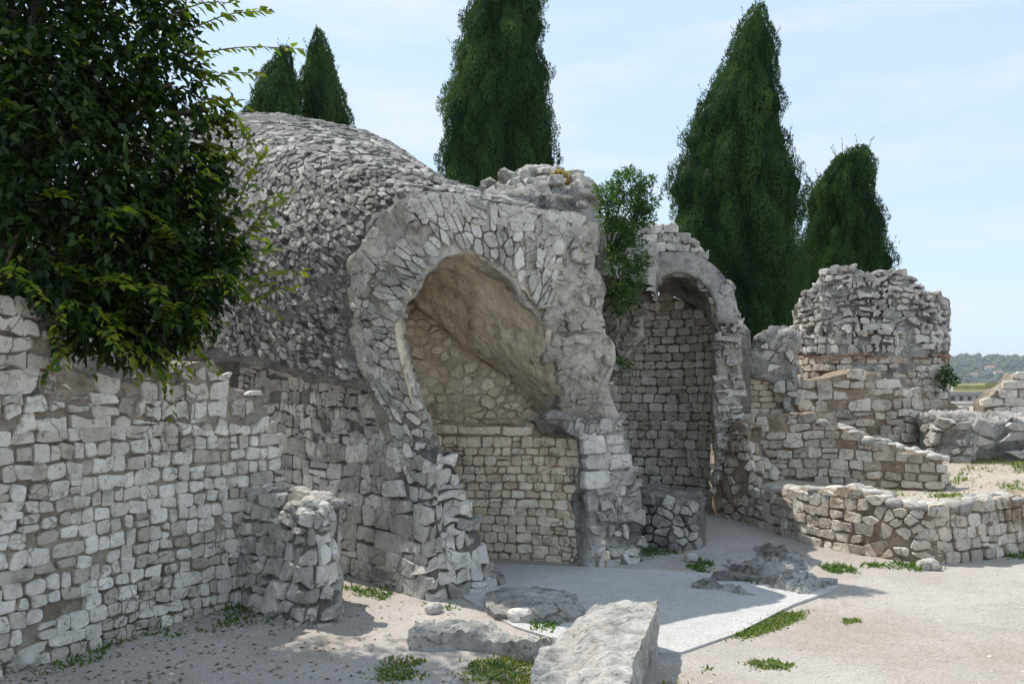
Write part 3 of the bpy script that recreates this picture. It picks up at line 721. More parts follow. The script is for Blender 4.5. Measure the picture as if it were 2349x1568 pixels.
# extrados of the vault, running back from the ring
ex = on(FP, [(850, 900), (820, 800), (806, 720), (806, 640), (822, 575), (862, 510), (930, 454), (1040, 442), (1140, 468), (1250, 480)]) + np.array((-.0, .04, 0))
DM = Dome((-3.95, 14.0, 1.7), 4.5, 4.45)
def on_dome(u, v):
    d = np.array(((u - CX) / F_PX, 1.0, (VH - v) / F_PX)); o_ = np.array((0, 0, EYE)) - DM.c
    A_, B_, C_ = d @ d, o_ @ d, o_ @ o_ - DM.r ** 2; q = B_ * B_ - A_ * C_
    return np.array((0, 0, EYE)) + d * ((-B_ - math.sqrt(max(q, 0))) / A_ + .25)
exb = np.array([on_dome(*p) for p in [(380, 800), (380, 700), (390, 590), (410, 480), (460, 370), (560, 280), (720, 276), (870, 312), (975, 398)]] + [at(1190, 455, 12.2)])
XL = Loft(ex, exb, (-1.6, 9.2, .6), away=True, bulge=(-.04, -.04, .03))
extr = slab('extrados', XL, XL.rect(), .3, M_MATRIX, niche, res=.06, amp=.07, fr=4, seed=63)
lay('rubble_stone', XL, voronoi((0, 0), (XL.L, XL.W), .09, .105, 31, drop=.2, wvar=.5), M_RUBBLE, extr, XL.rect(.02, .98, .03, .99), hgt=(-.012, .024), gap=.006, seed=16, jit=.12, skip=.12, cap=300, tilt=.14, cut=.13)

# shoulder of concrete over the pier
sh_pl = [(-.5, 8.2), (.4, 8.4), (1.0, 8.75), (1.6, 9.7), (2.0, 11.6), (1.4, 12.4), (-.6, 11.8), (-.9, 9.0)]
hslab('shoulder', sh_pl, lambda x, y: 3.34 + .16 * (y - 8) - .14 * np.abs(x - .6), M_CONCG, niche, zb=2.95, res=.06, amp=.16, fr=2.2, side=.06, seed=65, pit=.05)
hslab('concrete_mass', [(-.45, 10.2), (-.2, 9.7), (.4, 9.45), (.95, 9.75), (1.12, 10.3), (1.0, 11.4), (.2, 11.8), (-.45, 11.2)],
      lambda x, y: 4.52 - .42 * ((x - .36) / .85) ** 2 - .55 * np.clip(10.4 - y, 0, 1) ** 1.3, M_CONCG, niche, zb=3.1, res=.05, amp=.22, fr=2.4, side=.10, seed=66, pit=.12, rings=7)
rgm = np.random.default_rng(14)
for k in range(70):
    x, y = rgm.uniform(-.45, 1.1), rgm.uniform(9.5, 10.6); zz = 4.52 - .42 * ((x - .36) / .85) ** 2 - .55 * max(0, 10.4 - y) ** 1.3 + rgm.uniform(-.12, .04)
    V, Fc = lump((x, y, zz), rgm.uniform(.05, .14, 3) * (1, 1, .7), 500 + k, 1, .5, 1.4, rotz=rgm.random() * 3); obj('rubble_stone', V, Fc, M_LIMEG, niche, origin=V.mean(0), tint=rgm.random(), smooth=False)

# ------------------------------------------------------------------ dome
hall = thing('domed_hall', 'big grey dome of rough rubble rising behind the broken arch', 'ruin', (-4.2, 14.0, 0))
r = DM.r; nseg = 260; P2 = []
rows = np.linspace(-.35, r * math.pi / 2 * .985, 170)
V = []; 
for t in rows:
    az = np.linspace(-math.pi, math.pi, nseg, endpoint=False); V.append(np.c_[az * r * np.maximum(np.cos(t / r), .12), np.full(nseg, t)])
ST = np.vstack(V); P0 = DM.ev(ST[:, 0], ST[:, 1], np.zeros(len(ST)))
dsp = .12 * fbm(P0, 1.6, 5, 70) + .07 * fbm(P0, 5, 4, 71)
X = DM.ev(ST[:, 0], ST[:, 1], dsp)
Fc = [[i * nseg + k, i * nseg + (k + 1) % nseg, (i + 1) * nseg + (k + 1) % nseg, (i + 1) * nseg + k] for i in range(len(rows) - 1) for k in range(nseg)]
X = np.vstack([X, [(DM.c[0], DM.c[1], DM.c[2] + DM.rz)]]); n0 = (len(rows) - 1) * nseg
Fc += [[n0 + k, n0 + (k + 1) % nseg, len(X) - 1] for k in range(nseg)]
dome = obj('dome', X, Fc, M_MATRIX, hall)
def dome_cells(seed):
    rg = np.random.default_rng(seed); out = []
    for c in voronoi((-5.0, .6), (5.6, r * 1.5), .12, .08, seed, drop=.15, wvar=.6):
        t = c[:, 1].mean()
        if abs(c[:, 0]).max() < r * math.cos(min(t / r, 1.5)) * 1.55: out.append(c)
    return out
lay('rubble_stone', DM, dome_cells(35), M_RUBBLE, dome, None, hgt=(-.012, .03), emb=.15, gap=.006, seed=17, jit=.12, skip=.1, tilt=.15, cut=.13)
rg = np.random.default_rng(5)

# ------------------------------------------------------------------ second, smaller arched niche
n2 = thing('arched_niche', 'tall narrow arched niche lined with courses of small grey blocks', 'ruin', (2.4, 12.3, 0))
B2 = Path([(1.2, 12.0), (1.55, 12.7), (2.1, 13.15), (2.6, 13.05), (2.98, 12.6), (3.12, 11.8)])
poly = wallpoly(B2, [(1375, 720), (1420, 705), (1465, 682), (1500, 672), (1540, 680), (1580, 700), (1615, 722), (1645, 745), (1662, 760)])
back2 = slab('lining_wall', B2, poly, .4, M_MORTARD, n2, res=.07, amp=.02, fr=5, seed=81)
lo, hi = bounds(poly)
lay('block', B2, coursed((lo[0], -.04), hi, (.125, .155), (.16, .27), 37, wob=.02, jit=.006), M_LIME, back2, poly, hgt=(.0, .016), gap=.008, seed=18, jit=.05, tilt=.05, cut=.17)
G2 = Path([(.9, 12.0), (1.6, 11.75), (3.3, 11.45), (3.7, 11.4)], smooth=False)
g_in = [(1440, 830), (1468, 765), (1490, 695), (1508, 652), (1545, 630), (1590, 640), (1618, 664), (1638, 702), (1642, 745)]
g_bk = [(1430, 760, 12.6), (1440, 700, 12.9), (1465, 682, 13.1), (1490, 670, 13.1), (1520, 670, 13.1), (1555, 684, 13.05), (1590, 702, 12.9), (1620, 722, 12.6), (1650, 748, 12.0)]
V2L = Loft(on(G2, g_in[2:]), [at(*p) for p in g_bk[2:]], (2.3, 12.3, 1.8))
slab('vault', V2L, V2L.rect(0, 1, -.05, 1.06), .3, M_CONCG, n2, res=.06, amp=.03, fr=3, seed=82)
g_out = [(1372, 500), (1420, 505), (1472, 515), (1528, 518), (1560, 530), (1580, 548), (1618, 572), (1622, 612), (1652, 640), (1686, 664), (1682, 690), (1700, 738), (1704, 900), (1700, 955), (1690, 1010), (1684, 1150)]
s1 = G2.px(g_out); s2 = G2.px([(1642, 1000)] + [(1642, 870), (1644, 745)] + g_in[::-1][1:-1] + [(1452, 800), (1432, 850), (1408, 860), (1390, 840)])
poly = np.vstack([s1, [(s1[-1, 0], -.1), (s2[0, 0], -.1)], s2])
face2 = slab('broken_arch', G2, poly, .7, M_CONC, n2, res=.05, amp=.07, fr=3.4, seed=83, pit=.04, rings=6, sink=.03, edge=1.2)
lo, hi = bounds(poly)
lay('stone', G2, rough_courses(lo, hi, (.08, .15), (.09, .2), 39, jit=.02), M_LIMEG, face2, poly, hgt=(-.012, .045), gap=.011, seed=19, jit=.1, skip=.12)
cb_poly = G2.px([(1465, 515), (1530, 518), (1560, 530), (1580, 550), (1585, 592), (1470, 600)])
lo, hi = bounds(cb_poly, .0)
lay('block', G2, coursed(lo, hi, (.12, .14), (.18, .25), 45, wob=.01), M_LIMEG, face2, cb_poly, hgt=(.02, .03), gap=.008, seed=20, jit=.04, cut=.1)

# low rubble block at the foot of the pier
pb = [(1.10, 9.75), (1.3, 9.2), (1.73, 8.92), (2.18, 9.3), (2.28, 9.95), (1.75, 10.4)]
lowb = thing('rubble_block', 'low broken block of dark rubble at the foot of the plastered pier', 'ruin', (1.7, 9.6, 0))
core = hslab('rubble_core', pb, lambda x, y: .60 - .10 * (x - 1.4) + .0 * y, M_MORTARD, lowb, res=.05, amp=.09, side=.05, seed=91, pit=.04)
PBP = Path([(1.05, 9.8), (1.3, 9.18), (1.73, 8.9), (2.2, 9.28), (2.3, 9.98)], lean=.02)
poly = wallpoly(PBP, [(1390, 1100), (1430, 1112), (1480, 1118), (1540, 1125), (1590, 1140), (1602, 1150)])
lo, hi = bounds(poly); poly = np.array([(lo[0] + .1, -.1), (hi[0] - .1, -.1), (hi[0] - .1, .5), (lo[0] + .1, .62)])
lay('stone', PBP, voronoi(lo, hi, .13, .11, 47, drop=.15), M_RUBBLE, core, poly, hgt=(-.01, .04), gap=.009, seed=21, jit=.1)

# ------------------------------------------------------------------ low walls and terraces on the right
fw = thing('low_curved_wall', 'low curved retaining wall of squared grey stones with earth on its top', 'wall', (4.4, 8.4, 0))
FW = Path([(2.95, 12.0), (3.08, 10.8), (3.28, 9.5), (3.74, 8.6), (4.4, 8.28), (5.47, 8.85), (6.6, 9.7), (9.3, 10.85)], lean=.06)
poly = wallpoly(FW, [(1700, 1140), (1730, 1128), (1790, 1124), (1850, 1126), (1900, 1122), (1950, 1122), (1990, 1138), (2050, 1158), (2110, 1166), (2180, 1170), (2230, 1160), (2290, 1150), (2349, 1142), (2420, 1135)])
poly = np.vstack([poly[:14], [(FW.L - .05, .5), (FW.L - .05, -.12)], poly[-1:]])
core = slab('wall_core', FW, poly, .42, M_MORTARB, fw, res=.05, amp=.06, fr=4, seed=101, pit=.02)
lo, hi = bounds(poly)
bw_poly = poly.copy()
sL = FW.px([(1990, 1200)])[0, 0]; sR = FW.px([(2130, 1200)])[0, 0]
cs = coursed((lo[0], -.04), hi, (.10, .14), (.12, .24), 49, wob=.04, jit=.012)
lay('stone', FW, [c for c in cs if not (sL < c[:, 0].mean() < sR)], M_WARM, core, poly, hgt=(-.004, .022), gap=.008, seed=22, jit=.08, tilt=.08)
lay('rubble_stone', FW, [c for c in voronoi(lo, hi, .12, .10, 50, drop=.2) if sL < c[:, 0].mean() < sR], M_WARM, core, poly, hgt=(-.015, .035), gap=.010, seed=23, jit=.12, skip=.3)
capsrg = np.random.default_rng(3)
for k in range(46):
    s = FW.px([(1720 + 650 * k / 46, 1150)])[0, 0]; q = FW.ev(s, .0, -.08 - .25 * capsrg.random()); tz = np.interp(s, poly[:14, 0], poly[:14, 1])
    V, Fc = lump((q[0], q[1], tz + .0), capsrg.uniform(.05, .14, 3) * (1, 1, .5), 300 + k, 2, .35, 1.3, rotz=capsrg.random() * 3); obj('cap_stone', V, Fc, M_LIMEG, fw, origin=V.mean(0), tint=capsrg.random())

w2 = thing('stepped_wall', 'brown stained wall with a top that steps down beside the arched niche', 'wall', (4.3, 11.3, .3))
W2 = Path([(3.0, 11.95), (3.3, 11.8), (4.18, 11.4), (4.78, 11.05), (5.53, 10.65), (5.75, 10.7)], lean=.05)
poly = wallpoly(W2, [(1690, 965), (1712, 958), (1760, 950), (1820, 948), (1866, 945), (1872, 968), (1954, 990), (1992, 1012), (2035, 1017), (2073, 1031), (2120, 1040), (2158, 1050), (2172, 1085)], -.1)
core = slab('wall_core', W2, poly, .5, M_MORTARB, w2, res=.055, amp=.06, fr=4, seed=103, pit=.02)
lo, hi = bounds(poly)
lay('stone', W2, coursed(lo, hi, (.10, .15), (.14, .30), 53, wob=.03, jit=.01), M_WARM, core, poly, hgt=(-.004, .018), gap=.008, seed=24, jit=.08, skip=.08)
hslab('ledge', [(3.2, 11.95), (4.2, 11.55), (4.75, 12.6), (4.6, 13.4), (3.2, 13.6)], 1.38, M_EARTH, w2, zb=.6, res=.08, amp=.03, side=.01, seed=105)
for k in range(20):
    u = 1880 + 290 * k / 20; s = W2.px([(u, 1000)])[0, 0]; q = W2.ev(s, 0, -.1 - .25 * capsrg.random()); tz = np.interp(s, poly[:13, 0], poly[:13, 1])
    V, Fc = lump((q[0], q[1], tz - .01), capsrg.uniform(.06, .15, 3) * (1, 1, .5), 400 + k, 2, .35, 1.3); obj('cap_stone', V, Fc, M_LIMEG, w2, origin=V.mean(0), tint=capsrg.random())

# coursed stub and leaning lump of concrete on the ledge
ws = thing('small_coursed_wall', 'short piece of warm small block wall under a rounded concrete lump', 'wall', (3.75, 12.4, 1.38))
WS = Path([(3.3, 12.5), (4.05, 12.35)], smooth=False)
poly = wallpoly(WS, [(1690, 842), (1725, 836), (1750, 845), (1800, 850)], 1.3)
core = slab('wall_core', WS, poly, .4, M_MORTARB, ws, res=.05, amp=.02, seed=107)
lo, hi = bounds(poly)
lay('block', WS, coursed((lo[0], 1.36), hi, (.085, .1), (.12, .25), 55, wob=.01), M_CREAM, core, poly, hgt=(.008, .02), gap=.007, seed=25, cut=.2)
CS = Path([(3.2, 12.35), (3.75, 12.15), (4.2, 12.05), (4.5, 12.4)], lean=.05)
poly = CS.px([(1722, 862), (1716, 815), (1728, 770), (1752, 754), (1785, 756), (1805, 750), (1828, 762), (1838, 785), (1838, 945), (1800, 945), (1795, 900), (1760, 868)])
lumpc = slab('concrete_lump', CS, poly, .6, M_CONCG, None, res=.045, amp=.2, fr=2.8, seed=109, rings=7, pit=.05)
lo, hi = bounds(poly)
lay('stone', CS, voronoi(lo, hi, .16, .12, 73, drop=.2), M_LIMEG, lumpc, poly, hgt=(-.03, .05), gap=.012, seed=36, jit=.12, skip=.45, tilt=.15, emb=.12)
tag(lumpc, 'rounded grey concrete lump standing on the small coursed wall', 'ruin')

# apron wall and round rubble tower
ap = thing('apron_wall', 'sloping wall of big weathered blocks at the foot of the rubble tower', 'wall', (5.4, 12.9, .8))
AP = Path([(3.95, 12.9), (4.25, 12.75), (5.23, 12.6), (6.2, 12.8), (7.1, 13.4)], lean=.10)
poly = wallpoly(AP, [(1796, 945), (1806, 900), (1842, 880), (1895, 864), (1960, 852), (2005, 860), (2060, 884), (2118, 892), (2160, 915), (2200, 935), (2226, 946)], .5)
core = slab('wall_core', AP, poly, 1.0, M_MORTARB, ap, res=.07, amp=.08, fr=3, seed=111, pit=.03)
lo, hi = bounds(poly)
lay('stone', AP, coursed(lo, hi, (.12, .19), (.18, .42), 57, wob=.06, jit=.02), M_WARM, core, poly, hgt=(-.008, .03), gap=.010, seed=26, jit=.09, skip=.12, tilt=.08)

tw = thing('round_rubble_tower', 'stout round tower stump of grey rubble with a thin red tile band', 'ruin', (6.4, 15.0, .9))
TWc = np.array((6.66, 15.45)); ang = np.radians(np.linspace(-205, 25, 24)); TWr = 1.31
TW = Path([TWc + TWr * np.array((math.cos(t), math.sin(t))) for t in ang])
poly = wallpoly(TW, [(1842, 705), (1846, 672), (1868, 655), (1884, 622), (1915, 610), (1955, 612), (1985, 630), (2020, 618), (2060, 622), (2100, 640), (2138, 668), (2158, 700)], .5)
poly[:, 0] = np.where(poly[:, 0] == poly[:12, 0].min(), .05, poly[:, 0]); poly[:, 0] = np.where(poly[:, 0] == poly[:12, 0].max(), TW.L - .05, poly[:, 0])
core = slab('rubble_core', TW, poly, .95, M_CONCG, tw, res=.07, amp=.2, fr=1.8, seed=113, pit=.03, rings=6)
lo, hi = bounds(poly)
zb_ = EYE + 82 / F_PX * 14.3
lay('rubble_stone', TW, rough_courses((lo[0], zb_ + .08), hi, (.085, .14), (.09, .2), 59, wob=.09, jit=.026, split=.12), M_LIMEG, core, poly, hgt=(-.01, .05), emb=.1, gap=.011, cut=.24, seed=27, jit=.1, tilt=.12, skip=.1)
lay('stone', TW, coursed((lo[0], .8), (hi[0], zb_ - .07), (.11, .14), (.16, .3), 61, wob=.02), M_WARM, core, poly, hgt=(-.005, .02), gap=.009, seed=28, jit=.08, skip=.1)
lay('brick', TW, coursed((lo[0], zb_ - .05), (hi[0], zb_ + .06), (.055, .056), (.3, .42), 63, wob=.0, jit=.003), M_BRICK, core, poly, hgt=(.01, .03), gap=.006, seed=29, cut=.08, skip=.25)
hslab('rubble_top', [tuple(TWc + TWr * .8 * np.array((math.cos(t), math.sin(t)))) for t in np.radians(np.arange(0, 360, 20))], 3.5, M_CONCG, tw, zb=2.4, res=.08, amp=.2, side=.05, seed=115)

lb = hslab('fallen_block', [(6.2, 12.1), (6.55, 11.75), (7.4, 11.7), (9.2, 11.9), (9.3, 13.1), (7.6, 13.4), (6.5, 13.1)], 1.36, M_CONCG, None, zb=.62, res=.06, amp=.16, side=.12, seed=117, pit=.09, fr=3.0, rings=6)
LBP = Path([(6.15, 12.4), (6.25, 12.0), (6.6, 11.72), (7.4, 11.66), (9.2, 11.88)], lean=-.03)
lay('stone', LBP, voronoi((0, .7), (3.6, 1.34), .2, .13, 71, drop=.2), M_LIMEG, lb, np.array([(0, .7), (3.6, .7), (3.6, 1.32), (0, 1.3)]), hgt=(-.02, .07), gap=.014, seed=35, jit=.13, skip=.3, tilt=.2)
tag(lb, 'long low block of pitted grey concrete lying on the grass', 'ruin')
wb = thing('pale_block_stack', 'stack of bright pale blocks behind the long low concrete block', 'ruin', (10.0, 16.2, 1.1))
rgb = np.random.default_rng(12); z = 1.15
BSP = Path([(9.2, 16.4), (11.5, 16.2)], smooth=False)
bp_ = np.array([(.15, 1.1), (2.2, 1.1), (2.2, 2.1), (.75, 2.1), (.62, 1.85), (.35, 1.75), (.15, 1.5)])
core = slab('wall_core', BSP, bp_, .5, M_MORTAR, wb, res=.08, amp=.02, seed=119)
lay('block', BSP, coursed((0, 1.1), (2.3, 2.1), (.15, .2), (.2, .45), 65, wob=.01), M_LIME, core, bp_, hgt=(.02, .05), gap=.01, seed=30, cut=.15)

# ------------------------------------------------------------------ foreground ruin and loose rocks
fgA = [gp(1245, 1462, .25)[:2], gp(1300, 1425, .27)[:2], gp(1395, 1385, .3)[:2], gp(1508, 1383, .3)[:2], (.80, 4.9), (.66, 4.35), (.48, 3.6), (.05, 3.6), (.12, 4.4), (.15, 4.9)]
fg = thing('low_wall_stump', 'pale pitted stump of a broken wall lying in the sun beside the path', 'ruin', (.5, 4.9, 0))
hslab('wall_top', fgA, lambda x, y: .20 + .12 * sst(x, .25, .55) + .02 * (y - 5), M_ROCK, fg, res=.022, amp=.022, fr=4, side=.022, seed=121, pit=.05, rings=9, smooth=False)
fgB = [gp(930, 1462, .08)[:2], gp(960, 1432, .1)[:2], gp(1030, 1412, .12)[:2], gp(1140, 1425, .14)[:2], gp(1260, 1455, .2)[:2], gp(1300, 1470, .2)[:2], gp(1290, 1500, .1)[:2], gp(1150, 1478, .06)[:2], gp(1040, 1470, .05)[:2], gp(980, 1475, .05)[:2]]
hslab('low_arm', fgB, lambda x, y: .15 + .07 * sst(x, -.2, .4), M_ROCK, fg, res=.024, amp=.07, fr=6, side=.03, seed=122, pit=.06, dome=.05, smooth=False)

def rockthing(name, px, z, label, seed, mat, zt, **k):
    o = hslab(name, [gp(u, v, z)[:2] for (u, v) in px], zt, mat, None, seed=seed, **k); return tag(o, label, 'rock')
rockthing('rock_footing', [(1110, 1350), (1160, 1338), (1230, 1342), (1310, 1354), (1338, 1380), (1300, 1400), (1190, 1402), (1120, 1390)], .10, 'flat dark footing rock at the base of the left jamb', 125, M_CONCG, .13, res=.03, amp=.06, side=.03, pit=.05, dome=.04, smooth=False)
rockthing('rock_outcrop', [(1640, 1290), (1690, 1245), (1740, 1232), (1800, 1236), (1835, 1262), (1880, 1290), (1895, 1318), (1830, 1335), (1720, 1330), (1600, 1318)], .12, 'layered grey outcrop beside the edge of the paving', 127, M_CONCG, lambda x, y: .07 + .06 * np.sign(np.sin(x * 7 + y * 3)) * .5, res=.035, amp=.12, fr=3.6, side=.06, pit=.09, dome=.05, lean=.12, smooth=False)
rockthing('flat_stone', [(1630, 1330), (1780, 1334), (1900, 1342), (1925, 1335), (1800, 1322), (1640, 1316)], .02, 'flat stone sunk in the gravel by the corner of the paving', 128, M_CONCG, .05, res=.05, amp=.02, side=.02)
for k, (u, v, s, lb_, tn) in enumerate([
        (1195, 1425, .10, 'white boulder beside the weeds under the flat footing rock', .95), (995, 1402, .07, 'small split stone on the path near the left jamb', .5),
        (660, 1400, .07, 'pale rounded stone at the foot of the rubble stub', .9), (965, 1340, .17, 'large pale foundation stone at the foot of the jamb', .8),
        (1478, 1248, .09, 'pale stone fallen at the foot of the pier', .8), (1510, 1254, .06, 'small pale stone beside the low rubble block', .8),
        (2130, 1305, .10, 'small grey stone on the gravel before the curved wall', .4), (50, 1528, .11, 'rounded stone lying at the foot of the long wall', .6),
        (1585, 1285, .08, 'flat stone set in the weeds by the outcrop', .5)]):
    c = gp(u, v); V, Fc = lump((c[0], c[1], s * .35), (s, s * .8, s * .65), 200 + k, 3, .35, 1.2, rotz=k)
    tag(obj('loose_stone', V, Fc, M_LIME if tn > .7 else M_LIMEG, tint=tn), lb_, 'stone', 'loose stones')

rs = thing('rubble_slope', 'dark brown rubble slope between the arched niche and the stepped wall', 'ruin', (3.15, 11.0, 0))
RS = Path([(2.75, 11.6), (2.95, 11.1), (3.2, 10.9), (3.6, 11.3), (3.9, 11.45)], lean=.16)
poly = wallpoly(RS, [(1648, 985), (1690, 968), (1720, 990), (1760, 1030), (1790, 1090), (1800, 1120)])
core = slab('rubble_core', RS, poly, .3, M_MORTARB, rs, res=.055, amp=.12, fr=3.5, seed=131, pit=.04)
lo, hi = bounds(poly)
lay('stone', RS, voronoi(lo, hi, .16, .12, 67, drop=.2), M_WARM, core, poly, hgt=(-.03, .05), gap=.012, seed=32, jit=.12, skip=.4, tilt=.2)
# ------------------------------------------------------------------ vegetation
def tube(pts, radii, n=7):
    pts = np.asarray(pts, float); V, Fc = [], []
    for i, p in enumerate(pts):
        d = pts[min(i + 1, len(pts) - 1)] - pts[max(i - 1, 0)]; d = d / (np.linalg.norm(d) + 1e-9)
        a = np.cross(d, (0, 0, 1.0) if abs(d[2]) < .9 else (1.0, 0, 0)); a /= np.linalg.norm(a); b = np.cross(d, a)
        th = np.linspace(0, 2 * math.pi, n, endpoint=False); V.append(p + radii[i] * (np.cos(th)[:, None] * a + np.sin(th)[:, None] * b))
    for i in range(len(pts) - 1):
        for k in range(n): Fc.append([i * n + k, i * n + (k + 1) % n, (i + 1) * n + (k + 1) % n, (i + 1) * n + k])
    Fc.append(list(range(n))[::-1]); Fc.append([(len(pts) - 1) * n + k for k in range(n)])
    return np.vstack(V), Fc

def unit(v): return v / (np.linalg.norm(v, axis=-1, keepdims=True) + 1e-9)

def leaf_field(P, D, N, Ln, Wd, fold=.25, droop=.0):
    """folded pointed leaves: base P, direction D, upper normal N -> vertices and triangles"""
    D = unit(D); S = unit(np.cross(D, N)); N = unit(np.cross(S, D)); L = Ln[:, None]; W = Wd[:, None]
    v0 = P; v1 = P + D * L * .42 + S * W * .5 + N * W * fold; v2 = P + D * L * .42 - S * W * .5 + N * W * fold
    v3 = P + D * L * .46 - N * L * droop * .3; v4 = P + D * L - N * L * droop
    V = np.stack([v0, v1, v2, v3, v4], 1).reshape(-1, 3); n = len(P); b = (np.arange(n) * 5)[:, None]
    T = np.concatenate([b + np.array([[0, 1, 3]]), b + np.array([[0, 3, 2]]), b + np.array([[3, 1, 4]]), b + np.array([[3, 4, 2]])])
    return V, T

def kite_field(P, D, N, Ln, Wd):
    D = unit(D); S = unit(np.cross(D, N)); L = Ln[:, None]; W = Wd[:, None]
    V = np.stack([P, P + D * L * .45 + S * W * .5, P + D * L, P + D * L * .45 - S * W * .5], 1).reshape(-1, 3); b = (np.arange(len(P)) * 4)[:, None]
    return V, np.concatenate([b + np.array([[0, 1, 2]]), b + np.array([[0, 2, 3]])])

def cypress(rows, y, label, seed, nclump=330, per=110, z0=0.0, low=None):
    rg = np.random.default_rng(seed)
    rows = sorted(rows, key=lambda r: -r[0])
    z = np.array([EYE + (VH - v) / F_PX * y for v, a, b in rows]); cx = np.array([((a + b) / 2 - CX) / F_PX * y for v, a, b in rows]); rr = np.array([(b - a) / 2 / F_PX * y for v, a, b in rows])
    if z[0] > 1.2:
        z = np.concatenate([[z0 + .5], z]); cx = np.concatenate([[cx[0]], cx]); rr = np.concatenate([[rr[0] * .75], rr])
    base = np.array((cx[0], y, z0 - .6)); t = thing('cypress_tree', label, 'tree', base, 'cypress trees behind the ruins')
    zs = np.linspace(z0 - .6, z[-1] - .8, 7); V, Fc = tube(np.c_[np.interp(zs, z, cx), np.full(7, y), zs], np.linspace(.2, .04, 7), 8); obj('trunk', V, Fc, M_BARK, t)
    # lobed crown surface: upright plumes with creases between them
    def lobed(a_, q):
        r_ = np.interp(q, z, rr, right=.02); m_ = np.clip(rr.max(), .5, 9)
        C = np.c_[np.cos(a_) * r_, np.sin(a_) * r_, q * .42] + seed * 5.1
        w1, _ = worley(C, 1.7, seed); w2, _ = worley(C * (1, 1, 1.15), 4.2, seed + 1)
        big = vnoise(np.c_[np.cos(a_) * 1.6, np.sin(a_) * 1.6, q * .55], seed + 2)
        return r_ * (.92 + .10 * big) + np.clip(r_, .1, 1.2) * (.26 - .70 * np.clip(w1, 0, .9) ** 1.4 + .10 - .30 * np.clip(w2, 0, .9) ** 1.4), w1
    area = rr + .05; cdf = np.cumsum((area[1:] + area[:-1]) / 2 * np.diff(z)); tot = cdf[-1] * 2 * math.pi; cdf = np.concatenate([[0], cdf / cdf[-1]])
    n = int(tot * nclump * 1.3); q = np.interp(rg.random(n), cdf, z); a_ = rg.uniform(0, 2 * math.pi, n)
    rl, w1 = lobed(a_, q); dep = rg.exponential(.045, n) * np.clip(rl, .2, 1.2); r_ = np.maximum(rl - dep + .03, .0)
    cxq = np.interp(q, z, cx); P = np.c_[cxq + np.cos(a_) * r_, y + np.sin(a_) * r_, q + rg.normal(0, .04, n)]
    out = np.c_[np.cos(a_), np.sin(a_), np.zeros(n)]; e = .06
    ra, _ = lobed(a_ + e / np.maximum(rl, .2), q); rb, _ = lobed(a_, q + e); tg = np.c_[-np.sin(a_), np.cos(a_), np.zeros(n)]
    nrm = unit(out - tg * ((ra - rl) / e)[:, None] * .8 - np.array((0, 0, 1.)) * ((rb - rl) / e)[:, None] * .8)
    D = unit(np.array((0, 0, 1.0)) * rg.uniform(.5, 1.2, n)[:, None] + nrm * rg.uniform(.1, .8, n)[:, None] + rg.normal(0, .3, (n, 3)))
    N = unit(nrm + rg.normal(0, .35, (n, 3))); sc_ = y / 24.0
    V, T = kite_field(P, D, N, rg.uniform(.045, .11, n) * sc_, rg.uniform(.018, .036, n) * sc_)
    C = np.c_[np.cos(a_) * np.interp(q, z, rr, right=.02), np.sin(a_) * np.interp(q, z, rr, right=.02), q * .42] + seed * 5.1; tn = np.clip(.12 + .55 * cell_id(C, 1.7, seed) + .2 * cell_id(C * (1, 1, 1.15), 4.2, seed + 1) + rg.normal(0, .12, n), 0, 1)
    # stray tips
    m = 150; qs = np.interp(rg.random(m) ** .7, cdf, z); as_ = rg.uniform(0, 2 * math.pi, m); rs_, _ = lobed(as_, qs); base_p = np.c_[np.interp(qs, z, cx) + np.cos(as_) * rs_ * .97, y + np.sin(as_) * rs_ * .97, qs]
    f = np.tile(np.linspace(0, 1, 16), m); dirs = unit(np.c_[np.cos(as_) * .35, np.sin(as_) * .35, np.ones(m)] + rg.normal(0, .12, (m, 3))); ln = rg.uniform(.12, .5, m)
    PS = np.repeat(base_p + 0, 16, 0) + np.repeat(dirs * ln[:, None], 16, 0) * f[:, None] + rg.normal(0, .02, (m * 16, 3)) * (1.2 - f)[:, None]
    VS, TS = kite_field(PS, np.repeat(dirs, 16, 0) + rg.normal(0, .35, (m * 16, 3)), rg.normal(0, 1, (m * 16, 3)), rg.uniform(.04, .09, m * 16) * sc_, rg.uniform(.018, .032, m * 16) * sc_)
    T = np.vstack([T, TS + len(V)]); V = np.vstack([V, VS]); tn = np.concatenate([tn, rg.uniform(.3, .9, m * 16)])
    crown = obj('crown', V, T, M_CYP, t, tint=np.repeat(tn, 4), smooth=False); crown['kind'] = 'stuff'
    # closed core in the darkest foliage tint, stops see-through
    zs = np.linspace(z[0], z[-1] - .12, 90); th = np.linspace(0, 2 * math.pi, 64, endpoint=False)
    A2, Q2 = np.meshgrid(th, zs); r2, _ = lobed(A2.ravel(), Q2.ravel()); r2 = np.maximum(r2 * .93 - .07, .01); cq = np.interp(Q2.ravel(), z, cx)
    V = np.c_[cq + np.cos(A2.ravel()) * r2, y + np.sin(A2.ravel()) * r2, Q2.ravel()]
    Fc = [[i * 64 + k_, i * 64 + (k_ + 1) % 64, (i + 1) * 64 + (k_ + 1) % 64, (i + 1) * 64 + k_] for i in range(89) for k_ in range(64)]
    obj('crown_core', V, Fc, M_CYP, t, tint=.02)
    return t
cypress([(-260, 1150, 1175), (-120, 1115, 1212), (0, 1080, 1238), (100, 1048, 1256), (200, 1030, 1266), (300, 1010, 1270), (380, 1000, 1275), (480, 1000, 1275), (700, 1030, 1250)], 24, 'broad dark cypress with its top out of sight between the dome and the concrete mass', 1, 900)
